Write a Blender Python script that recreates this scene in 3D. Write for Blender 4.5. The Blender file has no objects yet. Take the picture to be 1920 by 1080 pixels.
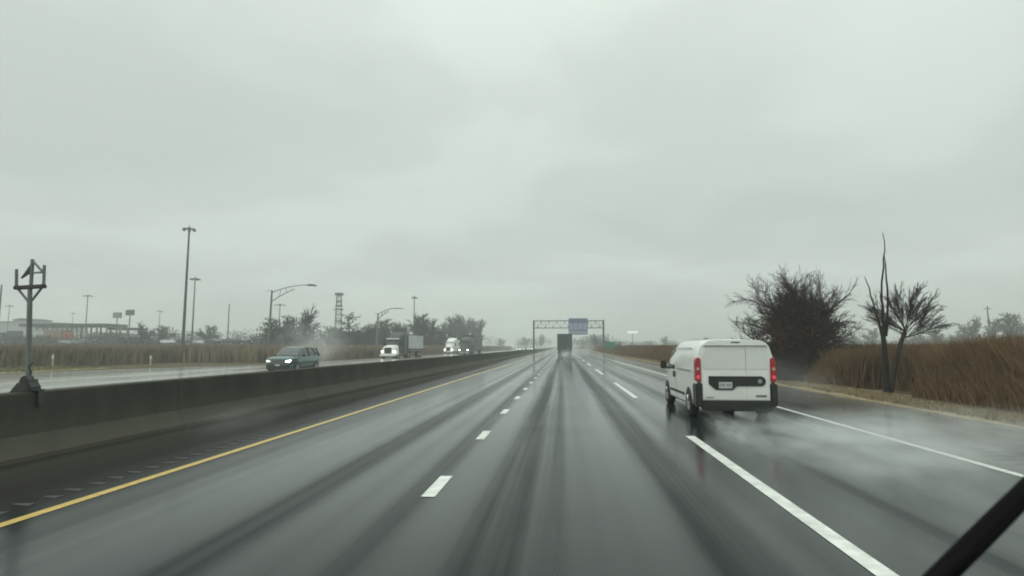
import bpy, math, random
import numpy as np
from mathutils import Vector, Matrix
random.seed(7)
R = math.radians
sc = bpy.context.scene
C = sc.collection

# ------------------------------------------------------------------ camera
CAM_H = 1.7
cam_d = bpy.data.cameras.new("camera")
cam = bpy.data.objects.new("camera", cam_d)
C.objects.link(cam)
cam.location = (0, 0, CAM_H)
YAW, PITCH = R(5.0145), R(5.7106)
cam.rotation_euler = (R(90) + PITCH, 0, YAW)
FPX = 1100.0
cam_d.sensor_width = 36
cam_d.lens = 36 * FPX / 1920
cam_d.clip_start = 0.05
cam_d.clip_end = 6000
cam_d.dof.use_dof = True
cam_d.dof.focus_distance = 45
cam_d.dof.aperture_fstop = 20.6 / 4.6
sc.camera = cam

# ------------------------------------------------------------------ world: heavy overcast over a NISHITA sky
SUN_EL, SUN_ROT = R(48), R(225)  # same side as the lamp
world = bpy.data.worlds.new("World")
sc.world = world
world.use_nodes = True
wn, wl = world.node_tree.nodes, world.node_tree.links
wn.clear()
def N(nt, typ, **kw):
    n = nt.nodes.new(typ)
    for k, v in kw.items():
        if k == "inp":
            for a, b in v.items():
                n.inputs[a].default_value = b
        else:
            setattr(n, k, v)
    return n
wt = world.node_tree
sky = N(wt, "ShaderNodeTexSky", sky_type="NISHITA", sun_disc=False, sun_elevation=SUN_EL, sun_rotation=SUN_ROT)
bg_sky = N(wt, "ShaderNodeBackground", inp={"Strength": 0.1})
wl.new(sky.outputs[0], bg_sky.inputs[0])
tc = N(wt, "ShaderNodeTexCoord")
sep = N(wt, "ShaderNodeSeparateXYZ")
wl.new(tc.outputs["Generated"], sep.inputs[0])
def M(nt, op, a, b=None, c=None, clamp=False):
    n = nt.nodes.new("ShaderNodeMath"); n.operation = op; n.use_clamp = clamp
    for i, v in enumerate((a, b, c)):
        if v is None: continue
        if isinstance(v, (int, float)): n.inputs[i].default_value = v
        else: nt.links.new(v, n.inputs[i])
    return n.outputs[0]
zc = M(wt, "MAXIMUM", sep.outputs[2], 0.0)
den = M(wt, "ADD", zc, 0.22)
cx = M(wt, "DIVIDE", sep.outputs[0], den)
cy = M(wt, "DIVIDE", sep.outputs[1], den)
comb = N(wt, "ShaderNodeCombineXYZ")
wl.new(cx, comb.inputs[0]); wl.new(cy, comb.inputs[1])
n1 = N(wt, "ShaderNodeTexNoise", inp={"Scale": 1.15, "Detail": 5.0, "Roughness": 0.48, "Distortion": 0.35})
n2 = N(wt, "ShaderNodeTexNoise", inp={"Scale": 0.55, "Detail": 2.0, "Roughness": 0.4})
mp = N(wt, "ShaderNodeMapping", inp={"Location": (3.3, 1.4, 0.0), "Scale": (1.0, 1.25, 1.0)})
wl.new(comb.outputs[0], mp.inputs[0])
wl.new(mp.outputs[0], n1.inputs["Vector"]); wl.new(mp.outputs[0], n2.inputs["Vector"])
mixn = M(wt, "ADD", M(wt, "MULTIPLY", n1.outputs[0], 0.6), M(wt, "MULTIPLY", n2.outputs[0], 0.4))
cr = N(wt, "ShaderNodeValToRGB")
cr.color_ramp.interpolation = "EASE"
e = cr.color_ramp.elements
e[0].position = 0.37; e[0].color = (0.580, 0.638, 0.596, 1)
e[1].position = 0.60; e[1].color = (0.695, 0.770, 0.710, 1)
m_ = cr.color_ramp.elements.new(0.49); m_.color = (0.625, 0.692, 0.640, 1)
wl.new(mixn, cr.inputs[0])
# an overcast sky is brighter towards the zenith
zb = M(wt, "MULTIPLY", M(wt, "POWER", zc, 3.0), 1.6)
gain = M(wt, "ADD", zb, 0.975)
bg_cl = N(wt, "ShaderNodeBackground")
wl.new(cr.outputs[0], bg_cl.inputs[0]); wl.new(gain, bg_cl.inputs[1])
mixw = N(wt, "ShaderNodeMixShader", inp={0: 0.94})
wl.new(bg_sky.outputs[0], mixw.inputs[1]); wl.new(bg_cl.outputs[0], mixw.inputs[2])
wo = N(wt, "ShaderNodeOutputWorld")
wl.new(mixw.outputs[0], wo.inputs[0])

sun_d = bpy.data.lights.new("sun", "SUN")
sun_d.energy = 0.8
sun_d.angle = R(25)
sun_d.color = (1.0, 0.97, 0.92)
sun = bpy.data.objects.new("sun", sun_d)
C.objects.link(sun)
sun.rotation_euler = (R(42), 0, R(-45))      # from behind the camera, high and soft

sc.view_settings.view_transform = "Standard"
sc.view_settings.look = "None"
sc.view_settings.exposure = 0.0
sc.view_settings.gamma = 1.0
sc.cycles.max_bounces = 6
sc.cycles.volume_bounces = 2
sc.cycles.diffuse_bounces = 3
sc.cycles.glossy_bounces = 3
sc.cycles.transparent_max_bounces = 8
sc.cycles.volume_step_rate = 1.5
sc.cycles.volume_max_steps = 96
sc.cycles.filter_width = 1.9
sc.cycles.use_denoising = True
sc.cycles.sample_clamp_indirect = 4.0

# ------------------------------------------------------------------ pixel -> world helper (real distances in metres)
_cyw, _syw, _cp, _sp = math.cos(YAW), math.sin(YAW), math.cos(PITCH), math.sin(PITCH)
_F = Vector((-_syw * _cp, _cyw * _cp, _sp)); _Rv = Vector((_cyw, _syw, 0)); _U = _Rv.cross(_F)
def at(px, py, Y):
    """World point at distance Y down the road, seen at photo pixel px, py."""
    d = _F + _Rv * ((px - 960) / FPX) - _U * ((py - 540) / FPX)
    t = Y / d.y
    return Vector((t * d.x, Y, CAM_H + t * d.z))

# ------------------------------------------------------------------ materials
def mat(name, col, rough=0.6, metal=0.0, var=0.0, vscale=3.0, spec=0.5, coat=0.0, emit=None, estr=0.0, bump=0.0, bscale=40.0, col2=None, stretch=None):
    m = bpy.data.materials.new(name)
    m.use_nodes = True
    nt = m.node_tree
    p = nt.nodes["Principled BSDF"]
    p.inputs["Base Color"].default_value = (*col, 1)
    p.inputs["Roughness"].default_value = rough
    p.inputs["Metallic"].default_value = metal
    p.inputs["Specular IOR Level"].default_value = spec
    p.inputs["Coat Weight"].default_value = coat
    p.inputs["Coat Roughness"].default_value = 0.08
    if emit:
        p.inputs["Emission Color"].default_value = (*emit, 1)
        p.inputs["Emission Strength"].default_value = estr
    if var or col2 or bump:
        t = N(nt, "ShaderNodeTexCoord")
        mpn = N(nt, "ShaderNodeMapping")
        if stretch: mpn.inputs["Scale"].default_value = stretch
        nt.links.new(t.outputs["Object"], mpn.inputs[0])
    if var or col2:
        nz = N(nt, "ShaderNodeTexNoise", inp={"Scale": vscale, "Detail": 6.0, "Roughness": 0.6})
        nt.links.new(mpn.outputs[0], nz.inputs["Vector"])
        r = N(nt, "ShaderNodeValToRGB")
        a, b = r.color_ramp.elements
        c2 = col2 or tuple(c * (1 + var) for c in col)
        c1 = col if col2 else tuple(c * (1 - var) for c in col)
        a.position, b.position = 0.35, 0.65
        a.color = (*c1, 1); b.color = (*c2, 1)
        nt.links.new(nz.outputs[0], r.inputs[0])
        nt.links.new(r.outputs[0], p.inputs["Base Color"])
    if bump:
        nb = N(nt, "ShaderNodeTexNoise", inp={"Scale": bscale, "Detail": 4.0})
        nt.links.new(mpn.outputs[0], nb.inputs["Vector"])
        bp = N(nt, "ShaderNodeBump", inp={"Strength": bump, "Distance": 0.02})
        nt.links.new(nb.outputs[0], bp.inputs["Height"])
        nt.links.new(bp.outputs[0], p.inputs["Normal"])
    return m

def road_mat(name, base, tracks, wet0=0.45, wet1=1.0, seed=0.0):
    """Wet asphalt: a water film whose cover changes in long lanes-wise streaks."""
    m = bpy.data.materials.new(name); m.use_nodes = True
    nt = m.node_tree; p = nt.nodes["Principled BSDF"]; L = nt.links
    t = N(nt, "ShaderNodeTexCoord")
    s = N(nt, "ShaderNodeSeparateXYZ"); L.new(t.outputs["Object"], s.inputs[0])
    # wobble of x along the road
    wn_ = N(nt, "ShaderNodeTexNoise", inp={"Scale": 1.0, "Detail": 2.0})
    mpw = N(nt, "ShaderNodeMapping", inp={"Location": (seed, 0, 0), "Scale": (0.15, 0.05, 1)})
    L.new(t.outputs["Object"], mpw.inputs[0]); L.new(mpw.outputs[0], wn_.inputs["Vector"])
    x = M(nt, "ADD", s.outputs[0], M(nt, "MULTIPLY", M(nt, "SUBTRACT", wn_.outputs[0], 0.5), 0.28))
    wear = None
    for (c, w, amp) in tracks:           # bands the wheels have cleared of standing water
        d = M(nt, "DIVIDE", M(nt, "ABSOLUTE", M(nt, "SUBTRACT", x, c)), w)
        g = N(nt, "ShaderNodeMapRange", interpolation_type="SMOOTHSTEP", inp={1: 0.30, 2: 1.60, 3: amp, 4: 0.0})
        L.new(d, g.inputs[0])
        wear = g.outputs[0] if wear is None else M(nt, "MAXIMUM", wear, g.outputs[0])
    st = N(nt, "ShaderNodeTexNoise", inp={"Scale": 1.0, "Detail": 4.0, "Roughness": 0.5})
    mps = N(nt, "ShaderNodeMapping", inp={"Location": (seed * 3, 0, 0), "Scale": (1.9, 0.016, 1)})
    L.new(t.outputs["Object"], mps.inputs[0]); L.new(mps.outputs[0], st.inputs["Vector"])
    st2 = N(nt, "ShaderNodeTexNoise", inp={"Scale": 0.35, "Detail": 5.0, "Roughness": 0.6})
    L.new(t.outputs["Object"], st2.inputs["Vector"])
    film = M(nt, "ADD", M(nt, "MULTIPLY", st.outputs[0], 1.5), M(nt, "MULTIPLY", st2.outputs[0], 0.35))
    film = M(nt, "SUBTRACT", film, 0.12)
    if wear is not None:                 # tracks drain unevenly along the road
        un = N(nt, "ShaderNodeTexNoise", inp={"Scale": 1.0, "Detail": 5.0, "Roughness": 0.6})
        mpu = N(nt, "ShaderNodeMapping", inp={"Location": (7.0, 2.0, 0), "Scale": (3.6, 0.035, 1)})
        L.new(t.outputs["Object"], mpu.inputs[0]); L.new(mpu.outputs[0], un.inputs["Vector"])
        film = M(nt, "SUBTRACT", film, M(nt, "MULTIPLY", wear, M(nt, "ADD", M(nt, "MULTIPLY", un.outputs[0], 1.7), -0.02)))
    film = M(nt, "MAXIMUM", M(nt, "MINIMUM", film, 1.0), 0.0)
    # film -> reflectance, roughness, colour
    sp = N(nt, "ShaderNodeMapRange", inp={1: 0.0, 2: 1.0, 3: wet0, 4: wet1}); L.new(film, sp.inputs[0])
    L.new(sp.outputs[0], p.inputs["Specular IOR Level"]); p.inputs["IOR"].default_value = 1.37
    rg = N(nt, "ShaderNodeMapRange", inp={1: 0.0, 2: 1.0, 3: 0.38, 4: 0.07}); L.new(film, rg.inputs[0])
    L.new(rg.outputs[0], p.inputs["Roughness"])
    fine = N(nt, "ShaderNodeTexNoise", inp={"Scale": 60.0, "Detail": 3.0}); L.new(t.outputs["Object"], fine.inputs["Vector"])
    cr_ = N(nt, "ShaderNodeValToRGB"); a, b = cr_.color_ramp.elements
    a.position, b.position = 0.3, 0.75
    a.color = (*[c * 0.72 for c in base], 1); b.color = (*[c * 1.3 for c in base], 1)
    mixf = M(nt, "ADD", M(nt, "MULTIPLY", fine.outputs[0], 0.5), M(nt, "MULTIPLY", st.outputs[0], 0.5))
    L.new(mixf, cr_.inputs[0]); L.new(cr_.outputs[0], p.inputs["Base Color"])
    bp = N(nt, "ShaderNodeBump", inp={"Strength": 0.2, "Distance": 0.004}); L.new(fine.outputs[0], bp.inputs["Height"])
    L.new(bp.outputs[0], p.inputs["Normal"])
    return m

m_road = road_mat("wet_asphalt", (0.010, 0.015, 0.0135),
    [(-0.66, 0.30, 0.95), (-0.20, 0.18, 0.55), (1.33, 0.30, 0.85), (-4.80, 0.20, 0.40), (-2.95, 0.30, 0.65), (-1.74, 0.20, 0.60), (2.05, .2, .25), (3.3, 0.36, 0.45), (5.1, 0.38, 0.45), (-1.86, 0.03, 0.5)], 0.14, 0.68)
m_shl = road_mat("dark_shoulder_asphalt", (0.026, 0.024, 0.023), [], 0.1, 0.4, 4.0)
m_shr = road_mat("right_shoulder_asphalt", (0.085, 0.088, 0.085), [], 0.35, 0.9, 9.0)
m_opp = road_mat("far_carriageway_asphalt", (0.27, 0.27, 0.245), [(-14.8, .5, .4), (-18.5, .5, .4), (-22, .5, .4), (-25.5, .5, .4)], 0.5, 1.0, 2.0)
m_white = mat("worn_white_paint", (0.66, 0.68, 0.64), 0.35, var=0.20, vscale=5)
m_yellow = mat("worn_yellow_paint", (0.60, 0.42, 0.11), 0.25, var=0.15, vscale=9)
m_barrier = mat("damp_concrete", (0.034, 0.035, 0.028), 0.8, spec=0.2, col2=(0.060, 0.058, 0.046), vscale=1.4, bump=0.3, stretch=(1, 1.0, 0.35))
m_ground = mat("winter_ground", (0.075, 0.060, 0.038), 0.95, col2=(0.12, 0.10, 0.06), vscale=0.4, spec=0.1)
m_verge = mat("dead_grass_verge", (0.20, 0.155, 0.09), 0.95, col2=(0.30, 0.25, 0.155), vscale=1.6, spec=0.1, bump=0.5, bscale=25)
m_vergeG = mat("olive_grass_verge", (0.15, 0.145, 0.07), 0.95, col2=(0.24, 0.22, 0.12), vscale=0.7, spec=0.1)
m_vanw = mat("white_van_paint", (0.72, 0.73, 0.69), 0.3, coat=0.5, col2=(0.83, 0.85, 0.82), vscale=1.1, stretch=(1, .6, 1.8))
m_whitep = mat("white_paint_body", (0.78, 0.79, 0.77), 0.35, coat=0.3)
m_black = mat("black_plastic", (0.016, 0.018, 0.016), 0.45)
m_wiper = mat("matt_black_wiper", (0.006, 0.006, 0.006), 0.95, spec=0.05)
m_rubber = mat("tyre_rubber", (0.018, 0.018, 0.018), 0.75)
m_rim = mat("alloy_rim", (0.35, 0.36, 0.36), 0.35, metal=0.7)
m_glass = mat("dark_window_glass", (0.045, 0.055, 0.052), 0.06, spec=0.8)
m_teal = mat("teal_car_paint", (0.032, 0.095, 0.095), 0.25, coat=1.0, metal=0.35)
m_grille = mat("grey_grille", (0.12, 0.12, 0.115), 0.4, metal=0.4)
m_lampw = mat("lit_headlight", (0.9, 0.9, 0.85), 0.2, emit=(1.0, 0.98, 0.92), estr=4.5)
m_lampd = mat("headlight_lens", (0.7, 0.7, 0.66), 0.15, emit=(1.0, 0.97, 0.88), estr=0.8)
m_red = mat("red_tail_lens", (0.36, 0.006, 0.02), 0.2, coat=0.6)
m_grille2 = mat("clear_reverse_lens", (0.55, 0.35, 0.36), 0.2, coat=0.5)
m_redglow = mat("red_lens_core", (0.7, 0.08, 0.1), 0.2, emit=(1.0, 0.06, 0.12), estr=0.25)
m_plate = mat("licence_plate_face", (0.48, 0.50, 0.48), 0.45, var=0.05, vscale=14)
m_plateink = mat("plate_ink", (0.12, 0.13, 0.15), 0.5)
m_badge = mat("chrome_badge", (0.20, 0.21, 0.21), 0.3, metal=0.8)
m_seam = mat("panel_gap", (0.30, 0.31, 0.30), 0.6)
m_galv = mat("galvanised_steel", (0.16, 0.17, 0.165), 0.5, metal=0.35, var=0.15, vscale=6)
m_dsteel = mat("dark_weathered_steel", (0.045, 0.048, 0.045), 0.6, metal=0.2, var=0.2, vscale=5)
m_gantry = mat("grey_green_steel", (0.055, 0.062, 0.055), 0.55, metal=0.2)
m_bark = mat("wet_dark_bark", (0.020, 0.017, 0.015), 0.9, col2=(0.050, 0.040, 0.035), vscale=6, spec=0.2)
m_barkd = mat("dead_black_bark", (0.010, 0.010, 0.009), 0.9, col2=(0.030, 0.026, 0.022), vscale=8, spec=0.2)
m_twig = mat("winter_twigs", (0.040, 0.030, 0.027), 0.9, col2=(0.075, 0.050, 0.045), vscale=2, spec=0.1)
m_twigr = mat("grey_brown_twigs", (0.032, 0.025, 0.023), 0.9, col2=(0.070, 0.042, 0.036), vscale=2.2, spec=0.1)
m_leafr = mat("dead_red_brown_leaves", (0.030, 0.020, 0.017), 0.9, col2=(0.12, 0.055, 0.036), vscale=1.6, spec=0.1)
m_farbark = mat("far_tree_bark", (0.035, 0.034, 0.032), 0.9)
m_farcrown = mat("far_tree_twigs", (0.036, 0.030, 0.027), 0.9)
m_reed = mat("brown_reeds", (0.138, 0.086, 0.046), 0.9, col2=(0.185, 0.125, 0.070), vscale=0.35, spec=0.1)
m_reedL = mat("tan_grey_reeds", (0.205, 0.160, 0.110), 0.9, col2=(0.25, 0.205, 0.140), vscale=0.12, spec=0.1)
m_blue = mat("blue_sign_sheeting", (0.10, 0.14, 0.26), 0.45)
m_panelw = mat("pale_sign_panel", (0.30, 0.34, 0.42), 0.45)
m_green = mat("green_sign_sheeting", (0.010, 0.20, 0.12), 0.45)
m_concw = mat("pale_concrete", (0.45, 0.45, 0.42), 0.8, var=0.1, vscale=1.0)
m_trailer = mat("grey_trailer_side", (0.42, 0.45, 0.44), 0.5, var=0.06, vscale=0.8)
m_trailerd = mat("dark_trailer_skin", (0.024, 0.034, 0.031), 0.5, var=0.15, vscale=0.8)
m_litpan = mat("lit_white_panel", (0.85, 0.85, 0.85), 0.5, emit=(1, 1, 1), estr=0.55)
m_redbox = mat("rusty_red_paint", (0.25, 0.05, 0.03), 0.6, var=0.2)
m_ltbrown = mat("tan_paint", (0.20, 0.14, 0.09), 0.6)
m_greyp = mat("mid_grey_paint", (0.16, 0.17, 0.17), 0.5)
m_darkp = mat("charcoal_paint", (0.022, 0.024, 0.026), 0.4)
m_bluep = mat("dull_blue_paint", (0.09, 0.12, 0.22), 0.5)
m_post = mat("pale_marker_plastic", (0.42, 0.40, 0.33), 0.6)
m_wall = mat("pale_metal_cladding", (0.34, 0.36, 0.35), 0.7, var=0.05)

def foot_tint(m, zlo, zhi, col, amt=.85):
    """second colour fading in low down, with a ragged upper limit"""
    nt = m.node_tree; p = nt.nodes["Principled BSDF"]; L = nt.links
    src = p.inputs["Base Color"].links[0].from_socket
    t = N(nt, "ShaderNodeTexCoord"); sp_ = N(nt, "ShaderNodeSeparateXYZ"); L.new(t.outputs["Object"], sp_.inputs[0])
    nz = N(nt, "ShaderNodeTexNoise", inp={"Scale": 1.6, "Detail": 6.0, "Roughness": .6}); L.new(t.outputs["Object"], nz.inputs["Vector"])
    z = M(nt, "ADD", sp_.outputs[2], M(nt, "MULTIPLY", M(nt, "SUBTRACT", nz.outputs[0], .5), .45))
    mr = N(nt, "ShaderNodeMapRange", interpolation_type="SMOOTHSTEP", inp={1: zlo, 2: zhi, 3: amt, 4: 0.0}); L.new(z, mr.inputs[0])
    mx = N(nt, "ShaderNodeMix", data_type="RGBA"); L.new(mr.outputs[0], mx.inputs[0]); L.new(src, mx.inputs[6]); mx.inputs[7].default_value = (*col, 1)
    L.new(mx.outputs[2], p.inputs["Base Color"])
foot_tint(m_barrier, -.05, .85, (0.098, 0.093, 0.072))  # barrier colour turns paler towards its foot
# ------------------------------------------------------------------ mesh builder
class MB:
    def __init__(s): s.v = []; s.f = []; s.mi = []; s.cur = 0
    def add(s, vs, fs):
        o = len(s.v); s.v += [tuple(v) for v in vs]
        s.f += [tuple(i + o for i in f) for f in fs]; s.mi += [s.cur] * len(fs)
        return s
    def box(s, x0, x1, y0, y1, z0, z1):
        return s.add([(x0,y0,z0),(x1,y0,z0),(x1,y1,z0),(x0,y1,z0),(x0,y0,z1),(x1,y0,z1),(x1,y1,z1),(x0,y1,z1)],
            [(0,3,2,1),(4,5,6,7),(0,1,5,4),(1,2,6,5),(2,3,7,6),(3,0,4,7)])
    def tube(s, pts, rs, n=8, cap=True):
        pts = [Vector(p) for p in pts]
        if not isinstance(rs, (list, tuple)): rs = [rs] * len(pts)
        o = []; vs = []; fs = []
        for i, p in enumerate(pts):
            d = (pts[min(i + 1, len(pts) - 1)] - pts[max(i - 1, 0)])
            d = d.normalized() if d.length > 1e-9 else Vector((0, 0, 1))
            up = Vector((0, 0, 1)) if abs(d.z) < 0.9 else Vector((0, 1, 0))
            a = d.cross(up).normalized(); b = d.cross(a)
            for k in range(n):
                t = 2 * math.pi * k / n
                vs.append(p + (a * math.cos(t) + b * math.sin(t)) * rs[i])
        for i in range(len(pts) - 1):
            for k in range(n):
                q = (k + 1) % n
                fs.append((i * n + k, i * n + q, (i + 1) * n + q, (i + 1) * n + k))
        if cap:
            fs.append(tuple(range(n - 1, -1, -1))); fs.append(tuple((len(pts) - 1) * n + k for k in range(n)))
        return s.add(vs, fs)
    def prism(s, poly, y0, y1, axis="y"):
        """poly in (x,z) extruded along y (or (y,z) along x, or (x,y) along z)."""
        n = len(poly)
        def P(a, b, c): return (a, c, b) if axis == "y" else ((c, a, b) if axis == "x" else (a, b, c))
        vs = [P(a, b, y0) for a, b in poly] + [P(a, b, y1) for a, b in poly]
        fs = [tuple(range(n)), tuple(range(2 * n - 1, n - 1, -1))]
        fs += [(i, i + n, (i + 1) % n + n, (i + 1) % n) for i in range(n)]
        return s.add(vs, fs)
    def loft(s, stations, cap=True):
        """stations: (y, [(x,z)...]) half profiles from bottom centre to top centre, x>=0"""
        rings = []
        for y, prof in stations:
            ring = [(x, y, z) for x, z in prof] + [(-x, y, z) for x, z in reversed(prof) if x > 1e-6]
            rings.append(ring)
        n = len(rings[0]); vs = [v for r in rings for v in r]; fs = []
        for i in range(len(rings) - 1):
            for k in range(n):
                q = (k + 1) % n
                fs.append((i * n + k, i * n + q, (i + 1) * n + q, (i + 1) * n + k))
        if cap:
            fs.append(tuple(range(n))); fs.append(tuple((len(rings) - 1) * n + k for k in range(n - 1, -1, -1)))
        return s.add(vs, fs)
    def build(s, name, m, parent=None, smooth=False, bevel=0, ang=35, loc=None):
        me = bpy.data.meshes.new(name)
        me.from_pydata(s.v, [], s.f)
        ms = m if isinstance(m, (list, tuple)) else [m]
        for q in ms: me.materials.append(q)
        if len(ms) > 1: me.polygons.foreach_set("material_index", s.mi)
        import bmesh
        bm = bmesh.new(); bm.from_mesh(me)
        bmesh.ops.recalc_face_normals(bm, faces=bm.faces)
        if bevel:
            es = [e for e in bm.edges if len(e.link_faces) == 2 and e.calc_face_angle(0) > R(50)]
            bmesh.ops.bevel(bm, geom=es, offset=bevel, segments=2, affect="EDGES", clamp_overlap=True)
        bm.to_mesh(me); bm.free()
        if smooth or bevel:
            me.polygons.foreach_set("use_smooth", [True] * len(me.polygons))
            me.set_sharp_from_angle(angle=R(ang))
        me.update()
        o = bpy.data.objects.new(name, me); C.objects.link(o)
        if parent is not None: o.parent = parent
        if loc is not None: o.location = loc
        return o
def fast_mesh(name, verts, faces, m, parent=None):
    """numpy arrays: verts (n,3), faces (k,3|4)"""
    me = bpy.data.meshes.new(name)
    k = faces.shape[1]
    me.vertices.add(len(verts)); me.vertices.foreach_set("co", np.asarray(verts, np.float32).ravel())
    me.loops.add(faces.size); me.loops.foreach_set("vertex_index", faces.astype(np.int32).ravel())
    me.polygons.add(len(faces)); me.polygons.foreach_set("loop_start", np.arange(0, faces.size, k, dtype=np.int32))
    ms = m if isinstance(m, (list, tuple)) else [m]
    for q in ms: me.materials.append(q)
    me.update(calc_edges=True); me.validate()
    o = bpy.data.objects.new(name, me); C.objects.link(o)
    if parent is not None: o.parent = parent
    return o
def tag(o, label=None, cat=None, group=None, kind=None):
    if label: o["label"] = label
    if cat: o["category"] = cat
    if group: o["group"] = group
    if kind: o["kind"] = kind
    return o
def empty(name, loc, rz=0.0, label=None, cat=None, group=None):
    o = bpy.data.objects.new(name, None); C.objects.link(o)
    o.location = loc; o.rotation_euler = (0, 0, rz); o.empty_display_size = 0.3
    return tag(o, label, cat, group)
def copy_tree(o, parent=None):
    c = o.copy(); C.objects.link(c); c.parent = parent
    for ch in [q for q in bpy.data.objects if q.parent is o]: copy_tree(ch, c)
    return c
def struct(o, label=None, cat=None):
    return tag(o, label, cat, None, "structure")

# ------------------------------------------------------------------ ground and road
GX0, GX1, GY0, GY1 = -900, 900, -40, 1500
def sheet(name, x0, x1, y0, y1, z, m, ny=60):
    mb = MB(); ys = np.linspace(y0, y1, ny)
    mb.add([(x, y, z) for y in ys for x in (x0, x1)], [(2*i, 2*i+1, 2*i+3, 2*i+2) for i in range(ny - 1)])
    return struct(mb.build(name, m))
struct(sheet("ground", GX0, GX1, GY0, GY1, -0.03, m_ground), "flat brown winter ground running out to the horizon", "ground")
XB = -8.0   # barrier foot
XY, XL, XR, XE = -5.36, -1.55, 2.38, 6.0
sheet("road", XY - 0.35, XE + 0.12, GY0, 1400, 0.004, m_road)
sheet("road_shoulder", XB - 0.3, XY - 0.35, GY0, 1400, 0.004, m_shl)
sheet("road_shoulder", XE + 0.12, 9.52, GY0, 1400, 0.004, m_shr)
# opposite carriageway, widening towards the camera on its far side
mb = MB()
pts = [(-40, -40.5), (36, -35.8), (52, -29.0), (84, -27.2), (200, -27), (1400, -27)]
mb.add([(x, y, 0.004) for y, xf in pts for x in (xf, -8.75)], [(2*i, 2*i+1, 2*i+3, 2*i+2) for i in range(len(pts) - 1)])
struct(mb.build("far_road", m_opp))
def line(name, x, y0, y1, w, m, z=0.009):
    mb = MB(); n = max(2, int((y1 - y0) / 12)); ys = np.linspace(y0, y1, n)
    mb.add([(xx, y, z) for y in ys for xx in (x - w/2, x + w/2)], [(2*i, 2*i+1, 2*i+3, 2*i+2) for i in range(n - 1)])
    return struct(mb.build(name, m))
line("yellow_edge_line", XY, -20, 900, 0.13, m_yellow)
line("white_edge_line", XE, -20, 900, 0.14, m_white)
line("white_edge_line", -12.0, -20, 900, 0.14, m_yellow)
line("white_edge_line", -26.4, 84, 900, 0.14, m_white)
def dashes(name, x, spans, w):
    mb = MB()
    for a, b in spans: mb.add([(x-w/2, a, .009), (x+w/2, a, .009), (x+w/2, b, .009), (x-w/2, b, .009)], [(0, 1, 2, 3)])
    return struct(mb.build(name, m_white))
dashes("lane_dashes", XL, [(6.74 + 4.15*k, 7.82 + 4.15*k) for k in range(-4, 60)], 0.16)
dashes("lane_dashes", XR, [(3.4 + 16.6*k, 11.65 + 16.6*k) for k in range(-2, 22)], 0.17)
for x in (-15.7, -19.4, -23.1):
    dashes("lane_dashes", x, [(12.2*k, 12.2*k + 3.05) for k in range(-1, 50)], 0.14)
# rumble strips: milled cross slots holding water, one strip is part of the road surface
m_slot = mat("wet_slots", (0.030, 0.030, 0.029), 0.5, spec=0.4)
for nm, xc, w in (("rumble_strip", -5.80, 0.20), ("rumble_strip", 6.75, 0.45)):
    mb = MB()
    for k in range(320):
        y = 4 + 0.33 * k; r = random.uniform(-.05, .05)
        mb.add([(xc-w/2-abs(r), y+.05, .008), (xc+w/2, y, .008), (xc+w/2+r, y+.13, .008), (xc-w/2+r, y+.10, .008)], [(0, 1, 2, 3)])
    struct(mb.build(nm, m_slot if xc < 0 else m_shl))
# right verge: a low bank of dead grass, left verge olive
def ribbon(name, prof, y0, y1, m, ny=120, jit=0.05):
    mb = MB(); ys = np.geomspace(y0 + 60, y1 + 60, ny) - 60; n = len(prof)
    rr = random.Random(3)
    vs = [(x + (rr.uniform(-jit, jit) * 2 if 0 < j < n-1 else 0), y, z + (rr.uniform(-jit, jit) * .6 if 0 < j < n-1 else 0)) for y in ys for j, (x, z) in enumerate(prof)]
    mb.add(vs, [(i*n+j, i*n+j+1, (i+1)*n+j+1, (i+1)*n+j) for i in range(ny-1) for j in range(n-1)])
    return struct(mb.build(name, m, smooth=True))
ribbon("verge", [(9.5, -.01), (9.65, .05), (10.0, .09), (10.4, .10), (10.9, .08), (11.4, .04), (12.2, -.02)], -30, 1300, m_verge, 400)
ribbon("verge", [(-48, -.02), (-44, .05), (-40, .06), (-37, .04), (-35.7, -.01)], -10, 44, m_vergeG, 60)

# grass and reeds: uncountable stuff, thin blades
def blades(name, n, xf, yf, hf, w, m, lean=0.25, seed=1, zf=0.0, h_excl=True):
    rg = np.random.default_rng(seed)
    x, y = xf(rg, n), yf(rg, n)
    if x.mean() > 11 and h_excl:      # leave the ground under the right-hand trees to them
        keep = ~(((y > 27.5) & (y < 32.5) & (x < 14.6)) | ((y > 19.5) & (y < 25.5) & (x < 13.2)))
        x, y = x[keep], y[keep]; n = len(x)
    h = hf(rg, n, x, y)
    a = rg.uniform(0, np.pi, n); ww = w * rg.uniform(.6, 1.4, n) * (1 + y / 60.0)
    lx, ly = rg.normal(0, lean, n) * h, rg.normal(0, lean, n) * h
    dx, dy = np.cos(a) * ww, np.sin(a) * ww
    V = np.empty((n, 5, 3), np.float32)
    V[:, 0] = np.c_[x - dx, y - dy, np.full(n, -.03) + zf]; V[:, 1] = np.c_[x + dx, y + dy, np.full(n, -.03) + zf]
    V[:, 2] = np.c_[x + dx * .9 + lx * .45, y + dy * .9 + ly * .45, h * .6]; V[:, 3] = np.c_[x - dx * .9 + lx * .45, y - dy * .9 + ly * .45, h * .6]
    V[:, 4] = np.c_[x + lx, y + ly, h]
    b = np.arange(n)[:, None] * 5
    T = np.concatenate([b + np.array([[0, 1, 2]]), b + np.array([[0, 2, 3]]), b + np.array([[3, 2, 4]])])
    return tag(fast_mesh(name, V.reshape(-1, 3), T, m), kind="stuff")
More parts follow.
